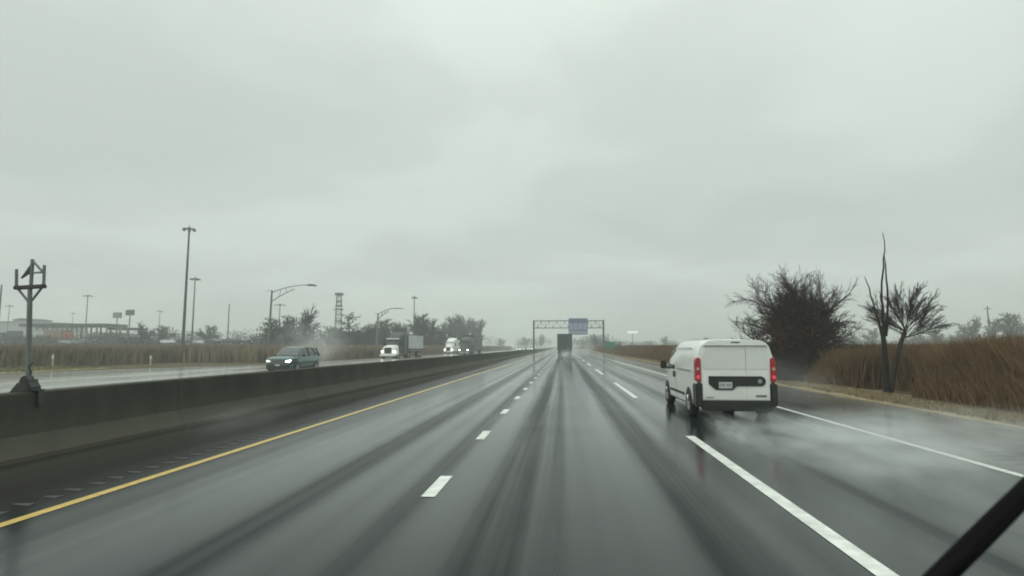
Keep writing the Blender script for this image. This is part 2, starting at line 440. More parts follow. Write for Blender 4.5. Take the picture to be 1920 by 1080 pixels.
def band_h(base, far):
    def f(rg, n, x, y):
        cl = np.sin(x * .7 + 1.3 * np.sin(y * .21)) * np.sin(y * .33 + x * .2)
        return np.clip((base + far) * (1 + .10 * cl) * rg.uniform(.76, 1.02, n) * np.clip(.30 + (x - 10.7) / 1.5, .3, 1.0), .3, 5)
    return f
def logy(a, b): return lambda rg, n: np.exp(rg.uniform(np.log(a), np.log(b), n))
o = blades("reeds", 150000, lambda rg, n: 10.7 + np.abs(rg.normal(0, 2.6, n)), logy(8, 420), band_h(1.95, 0.0), .016, m_reed, .17, 1)
o["label"] = "dense brown reed bed beside the right-hand verge"; o["category"] = "reeds"
def hfar(rg, n, x, y):
    return np.clip(1.7 + .012 * (x - 12), 1.7, 3.1) * rg.uniform(.84, 1.03, n)
blades("reeds", 120000, lambda rg, n: 14 + rg.uniform(0, 1, n) ** 1.6 * 170, logy(12, 420), hfar, .045, m_reed, .16, 2)
blades("reeds", 110000, lambda rg, n: -42 - rg.uniform(0, 1, n) ** 2.0 * 60, logy(30, 400), lambda rg, n, x, y: rg.uniform(1.3, 1.95, n), .05, m_reedL, .1, 3)
blades("reeds", 60000, lambda rg, n: -29.5 - rg.uniform(0, 1, n) ** 1.6 * 30, lambda rg, n: rg.uniform(60, 330, n), lambda rg, n, x, y: rg.uniform(1.2, 2.1, n), .05, m_reedL, .1, 4)
blades("verge_grass", 60000, lambda rg, n: rg.uniform(9.65, 11.0, n), logy(5, 160), lambda rg, n, x, y: rg.uniform(.06, .16, n) + .04, .010, m_verge, .45, 5)
blades("verge_grass", 9000, lambda rg, n: rg.uniform(-48, -36.4, n), lambda rg, n: rg.uniform(20, 44, n), lambda rg, n, x, y: rg.uniform(.08, .22, n) + .05, .02, m_vergeG, .45, 6)

# ------------------------------------------------------------------ median barrier
mb = MB()
prof = [(-8.0, 0.0), (-8.0, .07), (-8.17, .36), (-8.22, .98), (-8.235, 1.0), (-8.515, 1.0), (-8.55, .98), (-8.63, .30), (-8.75, .08), (-8.75, 0.0)]
ys = list(np.arange(-30, 900, 6.0)); n = len(prof)
jy = []
for y in ys: jy += [y, y + 5.965, y + 5.967, y + 5.998]       # shallow cast joints
hh = lambda y: 1.0 + (.03 if y < 12 else 0)
vs = []
for i, y in enumerate(jy):
    sh = 0.010 if i % 4 in (2, 3) else 0
    for x, z in prof:
        vs.append((x + (-sh if x > -8.37 else sh), y, max(z - (sh if z > .9 else 0), 0)))
mb.add(vs, [(i*n+j, i*n+j+1, (i+1)*n+j+1, (i+1)*n+j) for i in range(len(jy)-1) for j in range(n-1)])
mb.add([vs[j] for j in range(n)], [tuple(range(n))])
tag(mb.build("median_barrier", m_barrier, smooth=True, ang=20), "long dark damp concrete median barrier between the two carriageways", "barrier")

# post with yoke standing on the barrier at far left
pt = at(60, 720, 9.0); bx = -8.375; by = bx / at(55, 700, 1).x
t = empty("median_post", (bx, by, 1.0), 0.10, "grey steel post with a three-pronged yoke bolted onto the barrier top", "post"); t.rotation_euler.y = -.06
H_ = at(68, 486, by).z - 1.0
zc_ = at(60, 538, by).z - 1.0
MB().tube([(0, 0, .05), (0, 0, zc_ - .3)], .036, 12).tube([(0, 0, zc_ - .3), (0, 0, zc_ + .02)], [.036, .030], 12).build("pole", m_galv, t, True)
MB().box(-.235, .235, -.045, .045, zc_ - .03, zc_ + .03).build("crossbeam", m_dsteel, t, bevel=.008)
for sx, top in ((-.215, .30), (.215, .34)):
    MB().tube([(sx, 0, zc_ + .03), (sx * 1.02, 0, zc_ + top)], .022, 8).build("upright", m_galv, t, True)
MB().tube([(0.015, 0, zc_ + .03), (.03, 0, H_)], .026, 8).build("upright", m_galv, t, True)
for sx in (-.18, .18):
    MB().tube([(0, 0, zc_ - .26), (sx, 0, zc_ - .03)], .018, 8).build("brace", m_galv, t, True)
MB().tube([(.04, 0, H_ - .03), (.20, 0, H_ - .22)], .018, 8).tube([(.02, 0, H_ - .22), (.22, 0, H_ - .22)], .016, 8).build("brace", m_galv, t, True)
MB().prism([(-.14, H_ - .30), (.03, H_ - .20), (.03, H_ - .06)], -.02, .02).build("gusset_plate", m_dsteel, t)
mb = MB(); mb.prism([(-.22, .0), (.12, .0), (.13, .07), (.09, .12), (.08, .19), (.03, .17), (.0, .25), (-.05, .21), (-.07, .14), (-.13, .10)], -.10, .10, "y"); mb.prism([(-.12, .0), (.10, .0), (.05, .13), (.02, .10), (-.04, .15)], -.17, .16, "y")
mb.box(-.21, -.185, -.08, .08, -.20, .02); mb.box(.185, .205, -.05, .05, -.24, .02); mb.box(-.21, .205, -.09, .09, .0, .022)
mb.build("saddle_bracket", m_dsteel, t, bevel=.006)
MB().tube([(.0, .02, .2), (.05, .0, .30), (.02, -.02, .38), (.09, -.02, .45)], .012, 6).build("cable", m_black, t, True)

# ------------------------------------------------------------------ wheels
def wheel(parent, x, y, r, w, rim_m=m_rim, name="wheel", face=1, detail=True, n=28):
    """wheel with tyre and rim sub-part; face=+1 outward +x"""
    prof = [(-w/2, r*.66), (-w/2*.98, r*.90), (-w/2*.80, r*.985), (-w*.2, r), (w*.2, r), (w/2*.80, r*.985), (w/2*.98, r*.90), (w/2, r*.66)]
    mb = MB(); k = len(prof)
    mb.add([(a, b*math.cos(2*math.pi*i/n), b*math.sin(2*math.pi*i/n)) for i in range(n) for a, b in prof],
        [(i*k+j, i*k+j+1, ((i+1) % n)*k+j+1, ((i+1) % n)*k+j) for i in range(n) for j in range(k-1)])
    ty = mb.build(name, m_rubber, parent, True, loc=(x, y, r))
    if detail:
        mb = MB(); xo = face * w/2 * .9
        mb.tube([(xo*.3, 0, 0), (xo*.86, 0, 0)], [r*.66, r*.66], n)
        for s_ in range(6):
            a = s_ * math.pi / 3
            mb.tube([(xo*.95, 0, 0), (xo*.98, math.cos(a)*r*.6, math.sin(a)*r*.6)], [r*.12, r*.09], 5)
        mb.tube([(xo*.9, 0, 0), (xo*1.06, 0, 0)], [r*.16, r*.13], 10)
        mb.build("rim", rim_m, ty, True)
    return ty

foot_tint(m_vanw, .30, .80, (.50, .50, .45), .40)  # road grime low on the van
# ------------------------------------------------------------------ the white van ahead on the right
def van():
    cx_, yr = 4.02, 14.35
    t = empty("cargo_van", (cx_, yr, 0.0), 0.0, "white windowless cargo van with red tail lamps and a black rear handle band", "van")
    HW = .915
    def prof(hw, zb, zbelt, zr, hr, flat=.0, crown=.03):
        # bottom centre, bottom edge, sill, lower side, belt, upper side, cant rail, roof edge, roof centre
        return [(0, zb), (hw*.90, zb), (hw*.985, zb+.07), (hw, zb+.25), (hw*1.0, zbelt-.16), (hw*.992, zbelt), (hw*.965, zbelt + (zr-zbelt)*.48), (hr+.035, zr-.26),
                (hr+.0, zr-.15), (hr-.07, zr-.07), (hr-.19, zr-crown), (hr*.45, zr-.006), (0, zr)]
    L = 4.70
    st = [(.00, prof(HW*.985, .42, 1.02, 1.845, .79)),
          (.05, prof(HW*.995, .40, 1.02, 1.865, .80)),
          (.35, prof(HW, .26, 1.02, 1.88, .81)),
          (1.6, prof(HW, .24, 1.02, 1.885, .81)),
          (2.6, prof(HW, .24, 1.02, 1.875, .80)),
          (3.15, prof(HW, .24, 1.02, 1.82, .76)),
          (3.5, prof(HW, .24, 1.02, 1.66, .72)),
          (3.85, prof(HW*.99, .24, 1.00, 1.34, .74)),
          (4.05, prof(HW*.97, .24, .90, 1.13, .72)),
          (4.45, prof(HW*.92, .26, .74, .98, .66)),
          (4.66, prof(HW*.84, .30, .60, .80, .58)),
          (4.72, prof(HW*.76, .34, .52, .64, .50))]
    # wheel arches cut by holes is overkill: dark arch liners ring the wheels instead
    MB().loft(st).build("body", m_vanw, t, True, ang=28)
    # rear doors: left (wider) and right leaf, proud of the body end
    def leaf(x0, x1, name):
        mb = MB()
        # outline with a rounded top outer corner
        def outl(x0, x1, z0, z1, rt_in, rt_out):
            return [(x0, z0), (x1, z0), (x1, z1), (x0, z1)]
        o_ = -1 if x0 < 0 else 1                      # outer top corner follows the body
        xi, xo_ = (x1, x0) if o_ < 0 else (x0, x1)
        mb.prism([(xi, .455), (xo_, .455), (xo_*1.005, 1.35), (xo_*.985, 1.56), (xo_*.955, 1.66), (xo_*.90, 1.705), (xi, 1.715)], -.028, -.001)
        d = mb.build(name, m_vanw, t, bevel=.010)
        MB().prism([(xi + o_*.001, 1.17), (xo_ - o_*.035, 1.17), (xo_ - o_*.045, 1.50), (xo_ - o_*.085, 1.62), (xi + o_*.001, 1.655)], -.034, -.0285).build("upper_panel", m_vanp, d, bevel=.006)
        return d
    m_vanp = mat("van_panel_paint", (0.70, 0.72, 0.69), 0.35, coat=0.3, var=0.03, vscale=2)
    dl = leaf(-.765, .235, "rear_door")
    dr = leaf(.2362, .765, "rear_door")
    MB().prism([(-.74, 1.72), (.74, 1.72), (.70, 1.79), (.60, 1.842), (.42, 1.862), (-.42, 1.862), (-.60, 1.842), (-.70, 1.79)], -.075, .0).build("roof_spoiler", m_vanw, t, bevel=.012)
    MB().box(-.10, .10, -.082, -.0755, 1.79, 1.815).build("brake_light", m_black, t)
    # black band with plate recess, rounded right end
    poly = [(-.63, 1.01), (.56, 1.01)] + [(.56 + .115*math.sin(a), .895 + .115*math.cos(a)) for a in np.linspace(.2, math.pi-.2, 7)] + [(.56, .78), (.03, .78), (-.03, .74), (-.08, .69), (-.46, .69), (-.53, .74), (-.63, .83)]
    MB().prism(poly, -.05, -.0285).build("handle_band", m_black, t, bevel=.006)
    p = MB().box(-.40, -.095, -.060, -.0505, .725, .875).build("licence_plate", m_plate, t, bevel=.003)
    mb = MB()
    rr = random.Random(5)
    for k in range(7):
        x = -.37 + k * .037
        if k == 3: continue
        mb = MB()                                   # each character one joined outline, too blurred in the photo to read
        mb.prism([(x, .775), (x+.007, .775), (x+.007, .815), (x+.016, .815), (x+.016, .775 if rr.random() > .4 else .800), (x+.023, .775 if rr.random() > .4 else .800), (x+.023, .83), (x, .83)], -.0625, -.0602)
        mb.build("plate_character", m_plateink, p)
    MB().tube([(.535, -.052, .895), (.535, -.062, .895)], .05, 20).build("emblem", m_rim, t, True)
    MB().box(.44, .68, -.036, -.0285, .53, .575).build("badge", m_badge, t)
    MB().box(-.70, -.52, -.034, -.0285, .50, .53).build("badge", m_seam, t)
    # tail lamps wrap the corner
    for s in (-1, 1):
        pol = [(s*.920, 1.38), (s*.926, .92), (s*.89, .86), (s*.79, .86), (s*.795, 1.40), (s*.81, 1.44), (s*.90, 1.44)]
        l = MB().prism(pol, -.030, .16).build("tail_light", m_red, t, bevel=.018)
        MB().tube([(s*.865, -.038, .99), (s*.865, -.028, .99)], .045, 16).build("lamp_core", m_redglow, l)
        MB().tube([(s*.865, -.038, 1.18), (s*.865, -.028, 1.18)], .035, 16).build("lamp_core", m_grille2, l)
        # black bumper corner below lamp
        pol = [(s*.93, .30), (s*.935, .78), (s*.91, .86), (s*.775, .86), (s*.775, .30)]
        MB().prism(pol, -.06, .30).build("bumper_corner", m_black, t, bevel=.03)
    MB().box(-.80, .80, -.10, .05, .20, .44).build("rear_bumper", m_black, t, bevel=.03)
    MB().box(-.62, .62, .05, 4.0, .19, .40).build("underbody", m_black, t)
    MB().tube([(.45, .0, .25), (.45, 1.2, .27)], .035, 8).build("exhaust", m_dsteel, t)
    # wheels with black arch rings
    for y in (.83, 3.86):
        for s in (-1, 1):
            mb = MB(); rr_ = .375; ar = []
            for a in np.linspace(-.15, math.pi + .15, 18): ar.append((y + rr_*math.cos(a), .33 + rr_*math.sin(a)))
            mb.prism(ar, s*.90, s*.922, "x")
            mb.build("wheel_arch", m_black, t)
            wheel(t, s*.835, y, .325, .21, face=s)
    # side details, both sides
    for s in (-1, 1):
        X = s*.917
        # front door glass follows the side's tumblehome
        for (z0, y0, y1) in ((0, 2.72, 3.55),):
            vs = [(s*.914, 2.70, 1.08), (s*.914, 3.74, 1.08), (s*.835, 3.38, 1.60), (s*.830, 2.76, 1.62)]
            vs += [(a*.97, b, c) for a, b, c in vs]
            MB().add(vs, [(0, 1, 2, 3), (7, 6, 5, 4), (0, 4, 5, 1), (1, 5, 6, 2), (2, 6, 7, 3), (3, 7, 4, 0)]).build("side_window", m_glass, t)
        MB().box(min(X, X+s*.014), max(X, X+s*.014), 1.35, 3.35, .46, .53).build("side_moulding", m_black, t, bevel=.004)
        MB().box(min(X, X+s*.03), max(X, X+s*.03), 2.60, 2.80, .86, 1.02).build("door_handle", m_black, t, bevel=.01)
        MB().box(min(X, X+s*.006), max(X, X+s*.006), .55, 2.3, 1.10, 1.13).build("slide_rail", m_seam, t)
        MB().box(min(X, X+s*.004), max(X, X+s*.004), 2.455, 2.47, .34, 1.02).build("door_gap", m_seam, t)
        MB().box(s*.86 if s > 0 else s*.88, s*.88 if s > 0 else s*.86, .6, 3.0, 1.655, 1.67).build("drip_rail", m_seam, t)
        m_ = MB(); xa, xb = sorted((s*.99, s*1.17)); m_.box(xa, xb, 3.45, 3.56, 1.06, 1.29)
        mir = m_.build("wing_mirror", m_black, t, bevel=.03)
        xa, xb = sorted((s*.90, s*1.0)); MB().box(xa, xb, 3.47, 3.54, 1.06, 1.11).build("mirror_arm", m_black, mir)
    MB().add([(-.70, 3.56, 1.635), (.70, 3.56, 1.635), (.80, 3.93, 1.27), (-.80, 3.93, 1.27)], [(0, 1, 2, 3)]).build("windshield", m_glass, t)
    return t
van()

# ------------------------------------------------------------------ cars facing the camera
def car(name, loc, rz, paint, label, group=None, detail=True, lamp=m_lampw, cat="car"):
    """SUV, nose at y=0 pointing -Y, length 4.5 along +Y"""
    t = empty(name, loc, rz, label, cat, group)
    def lp(hw, zb, zt, ht):   # lower body half profile
        return [(0, zb), (hw*.88, zb), (hw*.97, zb+.10), (hw, (zb+zt)/2), (hw*.985, zt-.10), (ht, zt-.02), (ht*.5, zt+.015), (0, zt+.02)]
    st = [(.0, lp(.66, .30, .74, .58)), (.06, lp(.78, .24, .90, .68)), (.25, lp(.87, .22, 1.0, .75)), (.9, lp(.905, .20, 1.07, .80)),
          (1.3, lp(.91, .20, 1.06, .84)), (2.4, lp(.915, .20, 1.07, .86)), (3.8, lp(.91, .20, 1.09, .85)), (4.3, lp(.88, .26, 1.08, .80)), (4.5, lp(.78, .34, .98, .68))]
    MB().loft(st).build("body", paint, t, True, ang=30)
    def gp(hw, zt, ht): return [(0, 1.0), (hw, 1.0), (hw*.985, 1.10), ((hw+ht)/2+.02, (1.08+zt)/2), (ht+.01, zt-.04), (ht-.05, zt), (ht*.5, zt+.012), (0, zt+.015)]
    st = [(1.0, gp(.80, 1.10, .74)), (1.4, gp(.84, 1.38, .69)), (1.8, gp(.86, 1.60, .66)), (2.2, gp(.865, 1.645, .66)), (3.3, gp(.86, 1.635, .65)), (3.95, gp(.84, 1.54, .61)), (4.35, gp(.78, 1.22, .62)), (4.42, gp(.78, 1.10, .68))]
    MB().loft(st).build("cabin_glass", m_glass, t, True, ang=30)
    def rp(ht, zt): return [(0, zt-.03), (ht, zt-.05), (ht+.035, zt-.04), (ht, zt+.012), (ht*.5, zt+.03), (0, zt+.035)]
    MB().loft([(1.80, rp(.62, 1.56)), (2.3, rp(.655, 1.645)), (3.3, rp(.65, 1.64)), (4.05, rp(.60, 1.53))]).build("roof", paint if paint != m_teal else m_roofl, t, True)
    if not detail:
        for s in (-1, 1):
            MB().tube([(s*.62, -.02, .72), (s*.62, .2, .74)], .11, 10).build("headlight", lamp, t)
            for y in (.85, 3.6): wheel(t, s*.80, y, .35, .22, detail=False, n=16)
        MB().box(-.45, .45, -.03, .05, .38, .6).build("grille", m_black, t)
        return t
    for s in (-1, 1):
        for y0, y1, z0, z1 in ((1.30, 1.92, 1.06, 1.60), ): 
            MB().tube([(s*.845, y0, z0), (s*.69, y1, z1)], .028, 6).build("pillar", paint, t, True)
        MB().tube([(s*.885, 2.62, 1.05), (s*.695, 2.66, 1.63)], .035, 6).build("pillar", m_black, t, True)
        MB().tube([(s*.87, 3.55, 1.05), (s*.69, 3.50, 1.62)], .03, 6).build("pillar", paint, t, True)
        MB().tube([(s*.84, 4.30, 1.08), (s*.66, 4.00, 1.60)], .06, 6).build("pillar", paint, t, True)
        vs = [(s*.50, .0, .66), (s*.80, .16, .68), (s*.84, .32, .80), (s*.52, .05, .78)]
        MB().prism([(s*.46, .69), (s*.78, .68), (s*.84, .84), (s*.50, .79)], .0, .32).build("headlight", m_lampw if s > 0 else m_lampd, t, bevel=.02)
        MB().tube([(s*.70, .05, .42), (s*.70, .15, .42)], .06, 10).build("fog_light", m_lampd, t)
        for y in (.85, 3.58):
            ar = [(y + .40*math.cos(a), .34 + .40*math.sin(a)) for a in np.linspace(-.1, math.pi+.1, 16)]
            MB().prism(ar, s*.86, s*.924, "x").build("wheel_arch", m_black, t)
            wheel(t, s*.83, y, .345, .22, face=s, n=22)
        m_ = MB(); xa, xb = sorted((s*.93, s*1.10)); m_.box(xa, xb, 1.48, 1.58, 1.02, 1.17); m_.build("wing_mirror", m_black, t, bevel=.03)
        xa, xb = sorted((s*.90, s*.925)); MB().box(xa, xb, 1.25, 3.2, .24, .42).build("sill_cladding", m_black, t, bevel=.01)
        MB().tube([(s*.60, 2.1, 1.69), (s*.60, 3.8, 1.68)], .015, 6).build("roof_rail", m_rim, t)
    MB().prism([(-.44, .84), (.44, .84), (.40, .56), (-.40, .56)], -.022, .10).build("grille", m_grille, t, bevel=.01)
    MB().prism([(-.82, .52), (.82, .52), (.74, .22), (-.74, .22)], -.03, .25).build("front_bumper", m_black, t, bevel=.03)
    MB().box(-.16, .16, -.045, -.03, .47, .56).build("licence_plate", m_plate, t)
    return t
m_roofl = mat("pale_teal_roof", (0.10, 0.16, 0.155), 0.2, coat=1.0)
car("suv_car", (-18.3, 36.5, 0), R(-2.5), m_teal, "teal SUV with lit headlights on the opposite carriageway", cat="car").scale = (1, .96, 1.01)
G = "distant oncoming cars with headlights on"
for (px, py, Y, col, lab) in ((972, 651, 235, m_whitep, "leftmost pale car of the far cluster coming out of the haze beside the gantry leg"),
                    (986, 651, 250, m_greyp, "middle grey car of the far cluster coming out of the haze"),
                    (995, 651, 262, m_whitep, "far white car just left of the gantry leg in the haze")):
    p = at(px, py, Y)
    car("oncoming_car", (p.x, Y, 0), 0, col, lab, G, detail=False)

# ------------------------------------------------------------------ trucks
def semi(name, loc, rz, paint, trm, label, trailer="box", hood=True, th=4.0, tlen=14.0, tw=1.25, roof_fairing=True, upper=None):
    """tractor facing -Y with its trailer behind"""
    t = empty(name, loc, rz, label, "truck")
    # hood
    def hp(hw, zb, zt): return [(0, zb), (hw, zb), (hw, zb+.5), (hw*.97, zt-.25), (hw*.75, zt-.04), (0, zt)]
    MB().loft([(0.0, hp(.78, .62, 1.62)), (.15, hp(.86, .58, 1.72)), (1.7, hp(.98, .58, 1.95)), (1.9, hp(1.0, .58, 2.0))]).build("hood", paint, t, True, ang=30)
    def cp(hw, zt): return [(0, .55), (hw, .55), (hw, 1.6), (hw*.97, 2.2), (hw*.92, zt-.12), (hw*.82, zt), (0, zt+.04)]
    MB().loft([(1.85, cp(1.02, 2.05)), (2.05, cp(1.05, 2.35)), (2.35, cp(1.08, 2.85)), (3.6, cp(1.10, 2.95))]).build("cab", upper or paint, t, True, ang=30)
    MB().loft([(3.6, cp(1.18, 3.0)), (3.62, cp(1.2, 3.35)), (5.0, cp(1.2, 3.6))]).build("sleeper", upper or paint, t, True, ang=30)
    if roof_fairing:
        MB().loft([(2.4, [(0, 2.86), (.75, 2.86), (.75, 2.92), (.55, 2.96), (0, 2.97)]), (3.6, [(0, 2.9), (1.0, 2.9), (1.02, 3.3), (.8, 3.55), (0, 3.6)]), (5.0, [(0, 2.9), (1.12, 2.9), (1.14, 3.5), (.95, 3.8), (0, 3.85)])]).build("roof_fairing", upper or paint, t, True)
    MB().add([(-.93, 1.99, 2.13), (.93, 1.99, 2.13), (.90, 2.315, 2.78), (-.90, 2.315, 2.78)], [(0, 1, 2, 3)]).build("windshield", m_glass, t)
    MB().box(-.95, .95, 1.95, 2.25, 2.78, 2.92).build("sun_visor", m_black if paint != m_whitep else m_whitep, t)
    MB().prism([(-.48, .72), (.48, .72), (.52, 1.5), (.40, 1.58), (-.40, 1.58), (-.52, 1.5)], -.03, .1).build("grille", m_grille if paint != m_whitep else m_black, t, bevel=.02)
    MB().box(-1.15, 1.15, -.18, .12, .35, .68).build("front_bumper", m_rim if paint != m_whitep else m_whitep, t, bevel=.03)
    for s in (-1, 1):
        MB().prism([(s*.70, .86), (s*.98, .90), (s*1.0, 1.12), (s*.72, 1.14)], -.06, .35).build("headlight", m_lampw, t, bevel=.03)
        a = [(1.05 + .62*math.cos(q), .52 + .62*math.sin(q)) for q in np.linspace(-.0, math.pi, 14)]
        MB().prism(a, s*.72, s*1.14, "x").build("fender", paint, t, bevel=.03)
        m_ = MB(); xa, xb = sorted((s*1.22, s*1.45)); m_.box(xa, xb, 2.15, 2.25, 1.85, 2.6); m_.build("wing_mirror", m_black, t, bevel=.03)
        for z_ in (2.5, 1.95): MB().tube([(s*1.0, 2.2, z_), (s*1.3, 2.2, z_)], .02, 6).build("mirror_arm", m_black, t)
        MB().tube([(s*1.12, 5.15, .9), (s*1.12, 5.15, 3.7)], .08, 8).build("exhaust_stack", m_rim, t)
        wheel(t, s*1.0, 1.05, .50, .28, face=s, n=20)
        for y in (5.9, 7.2): wheel(t, s*.93, y, .50, .55, face=s, n=20)
        vs = sorted((s*1.085, s*1.10))
        MB().box(vs[0], vs[1], 2.5, 3.3, 1.95, 2.6).build("side_window", m_glass, t)
    MB().box(-.45, .45, 1.9, 7.8, .65, .95).build("chassis", m_black, t)
    # trailer (pushes together with the tractor: one thing)
    y0 = 5.6
    if trailer == "box":
        tr = MB().box(-tw, tw, y0, y0+tlen, 1.15, th).build("trailer", trm, t, bevel=.03)
        MB().box(-.5, .5, y0+1, y0+tlen-.3, .85, 1.145).build("trailer_frame", m_black, tr)
    else:
        tr = MB().box(-tw, tw, y0, y0+tlen, 1.15, 1.38).build("trailer", m_black, t, bevel=.02)
        MB().box(-tw+.1, tw-.1, y0+5, y0+tlen-.3, 1.385, th).build("load", trm, tr, bevel=.03)
        MB().box(-tw, tw, y0+.0, y0+.12, 1.385, 3.4).build("headboard", m_dsteel, tr)
    for y in (y0+tlen-3.2, y0+tlen-1.9):
        for s in (-1, 1): wheel(t, s*.93, y, .50, .55, face=s, n=18)
    return t
semi("semi_truck", (-24.9, 82.0, 0), R(-2), m_whitep, m_trailer, "white bonneted semi truck with dark upper cab nearest the reeds", trailer="flat", th=3.45, roof_fairing=True, tlen=9, upper=m_trailerd)
semi("semi_truck", (-27.3, 138.0, 0), R(-1), m_whitep, m_whitep, "distant white semi truck with high roof fairing and both headlights lit", tlen=3.5, th=3.3, tw=1.0)
semi("semi_truck", (-20.9, 122.0, 0), R(0), m_darkp, m_trailerd, "dark semi truck pulling a tall dark trailer beside the median barrier", th=4.2, tlen=14)

def box_truck_rear():
    p = at(1059, 668, 102)
    t = empty("box_truck", (p.x, 102, 0), 0, "dark box trailer truck straight ahead in a trail of spray", "truck")
    W_ = 1.28; zt = at(1059, 626, 102).z
    MB().box(-W_, W_, 0, 14.5, 1.1, zt).build("box_body", m_trailerd, t, bevel=.04)
    for s in (-1, 1):
        d = MB().box(min(s*.02, s*1.2), max(s*.02, s*1.2), -.03, -.001, 1.2, zt-.1).build("rear_door", m_trailerd2, t, bevel=.01)
        MB().tube([(s*.35, -.055, 1.2), (s*.35, -.055, zt-.15)], .025, 6).tube([(s*.85, -.055, 1.2), (s*.85, -.055, zt-.15)], .025, 6).build("lock_rod", m_galv, d)
        MB().box(min(s*.95, s*1.2), max(s*.95, s*1.2), -.05, -.001, 1.0, 1.10).build("tail_light", m_red, t)
        for y in (1.6, 2.9, 11.0, 12.2): wheel(t, s*.93, y, .50, .55, face=s, n=18)
        MB().box(min(s*.68, s*1.2), max(s*.68, s*1.2), 1.0, 1.02, .3, 1.1).build("mud_flap", m_black, t)
    MB().box(-1.15, 1.15, .05, .15, .48, .60).build("underride_guard", m_dsteel, t)
    MB().box(-.5, .5, .3, 14, .75, 1.095).build("chassis", m_black, t)
    MB().box(-1.1, 1.1, 15.0, 17.4, .6, 3.0).build("cab", m_darkp, t, bevel=.1)
    for s in (-1, 1): wheel(t, s*.98, 16.8, .50, .28, face=s, n=18)
m_trailerd2 = mat("dark_trailer_door", (0.06, 0.075, 0.07), 0.5, var=0.2, vscale=1.2)
box_truck_rear()

# ------------------------------------------------------------------ gantry and signs
GY = 160.0
xl, xr = at(1001, 650, GY).x, at(1132, 650, GY).x
zt, zb_ = at(1060, 601.5, GY).z, at(1060, 615, GY).z
t = empty("sign_gantry", ((xl + xr)/2, GY, 0), 0, "grey green truss gantry spanning our carriageway in the haze", "gantry")
w2 = (xr - xl)/2
for s in (-1, 1):
    for dy in (-.6, .6):
        MB().tube([(s*w2, dy, 0), (s*w2, dy, zt + .15)], .20, 10).build("leg", m_gantry, t, True)
    mb = MB(); nb = 7
    for k in range(nb):
        za, zc2 = k*zt/nb, (k+1)*zt/nb
        mb.tube([(s*w2, -.6 if k % 2 else .6, za), (s*w2, .6 if k % 2 else -.6, zc2)], .06, 6)
    mb.build("leg_lacing", m_gantry, t)
for z, dy in ((zt, -.6), (zt, .6), (zb_, -.6), (zb_, .6)):
    MB().tube([(-w2, dy, z), (w2, dy, z)], .09, 8).build("chord", m_gantry, t, True)
mb = MB(); nb = 18
for k in range(nb):
    xa, xb = -w2 + 2*w2*k/nb, -w2 + 2*w2*(k+1)/nb
    for dy in (-.6, .6):
        mb.tube([(xa, dy, zb_ if k % 2 else zt), (xb, dy, zt if k % 2 else zb_)], .035, 5)
        mb.tube([(xb, dy, zb_), (xb, dy, zt)], .025, 5)
    mb.tube([(xa, -.6, zt), (xb, .6, zt)], .025, 5)
mb.build("truss_lacing", m_gantry, t)
# blue service sign
a_, b_ = at(1066, 597, GY - 1), at(1102, 627.5, GY - 1)
t2 = empty("blue_sign", ((a_.x + b_.x)/2, GY - 1.1, b_.z), 0, "blue service sign with pale logo panels hung on the gantry", "sign")
sw, sh = (b_.x - a_.x)/2, a_.z - b_.z
MB().box(-sw, sw, -.05, .05, 0, sh).build("sign_board", m_blue, t2, bevel=.01)
for i in range(4):
    x = -sw + .2 + i*(2*sw-.2)/4
    MB().box(x, x + (2*sw-.2)/4 - .2, -.07, -.0505, sh*.30, sh*.70).build("logo_panel", m_panelw, t2)
MB().box(-sw+.2, sw-.2, -.07, -.0505, sh*.76, sh*.90).build("header_strip", m_panelw2 if False else m_blue, t2)
MB().box(-sw+.15, sw-.15, -.07, -.0505, sh*.06, sh*.22).build("footer_strip", m_panelw, t2)
for x in (-sw*.6, sw*.6): MB().box(x-.06, x+.06, .051, .48, 1.0, sh - .4).build("bracket", m_gantry, t2)
# green sign
p0, p1 = at(1135, 641, 126), at(1152, 652.5, 126)
t3 = empty("green_sign", ((p0.x+p1.x)/2, 126, 0), 0, "small green road sign at the verge just right of the gantry leg", "sign")
gw = (p1.x - p0.x)/2
MB().box(-gw, gw, -.04, .04, p1.z, p0.z).build("sign_board", m_green, t3, bevel=.01)
for s in (-1, 1): MB().box(s*gw*.6-.06, s*gw*.6+.06, .041, .13, 0, p0.z-.2).build("post", m_galv, t3)
# white flat sign on a pole
def pole_sign(px, py, Y, wpx, hpx, m, label, group=None, two=False, depth=.6, pole_m=m_gantry):
    p = at(px, py, Y); k = FPX / Y
    t = empty("pole_sign", (p.x, Y, 0), 0.0, label, "sign", group)
    w, h = wpx/k/2, hpx/k
    f = MB().box(-w, w, -depth/2, depth/2, p.z - h/2, p.z + h/2).build("sign_box", m_dsteel if m is not m_litpan else m_whitep, t, bevel=.05)
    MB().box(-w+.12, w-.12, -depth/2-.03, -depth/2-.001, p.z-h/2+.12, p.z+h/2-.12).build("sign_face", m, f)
    xs = (-w*.5, w*.5) if two else (0,)
    for x in xs: MB().tube([(x, 0, 0), (x, 0, p.z - h/2)], max(.18, .6/k), 8).build("pole", pole_m, t)
    return t
pole_sign(1186, 623, 380, 20, 5, m_litpan, "bright white flat sign on a pole above the right-hand reeds", depth=1.2)
pole_sign(220, 591, 200, 17, 11, m_greyp, "pale square sign board on a pole left of its darker twin")
pole_sign(244, 586, 190, 17, 11, m_darkp, "dark square sign board on a pole beside the bushy tree")

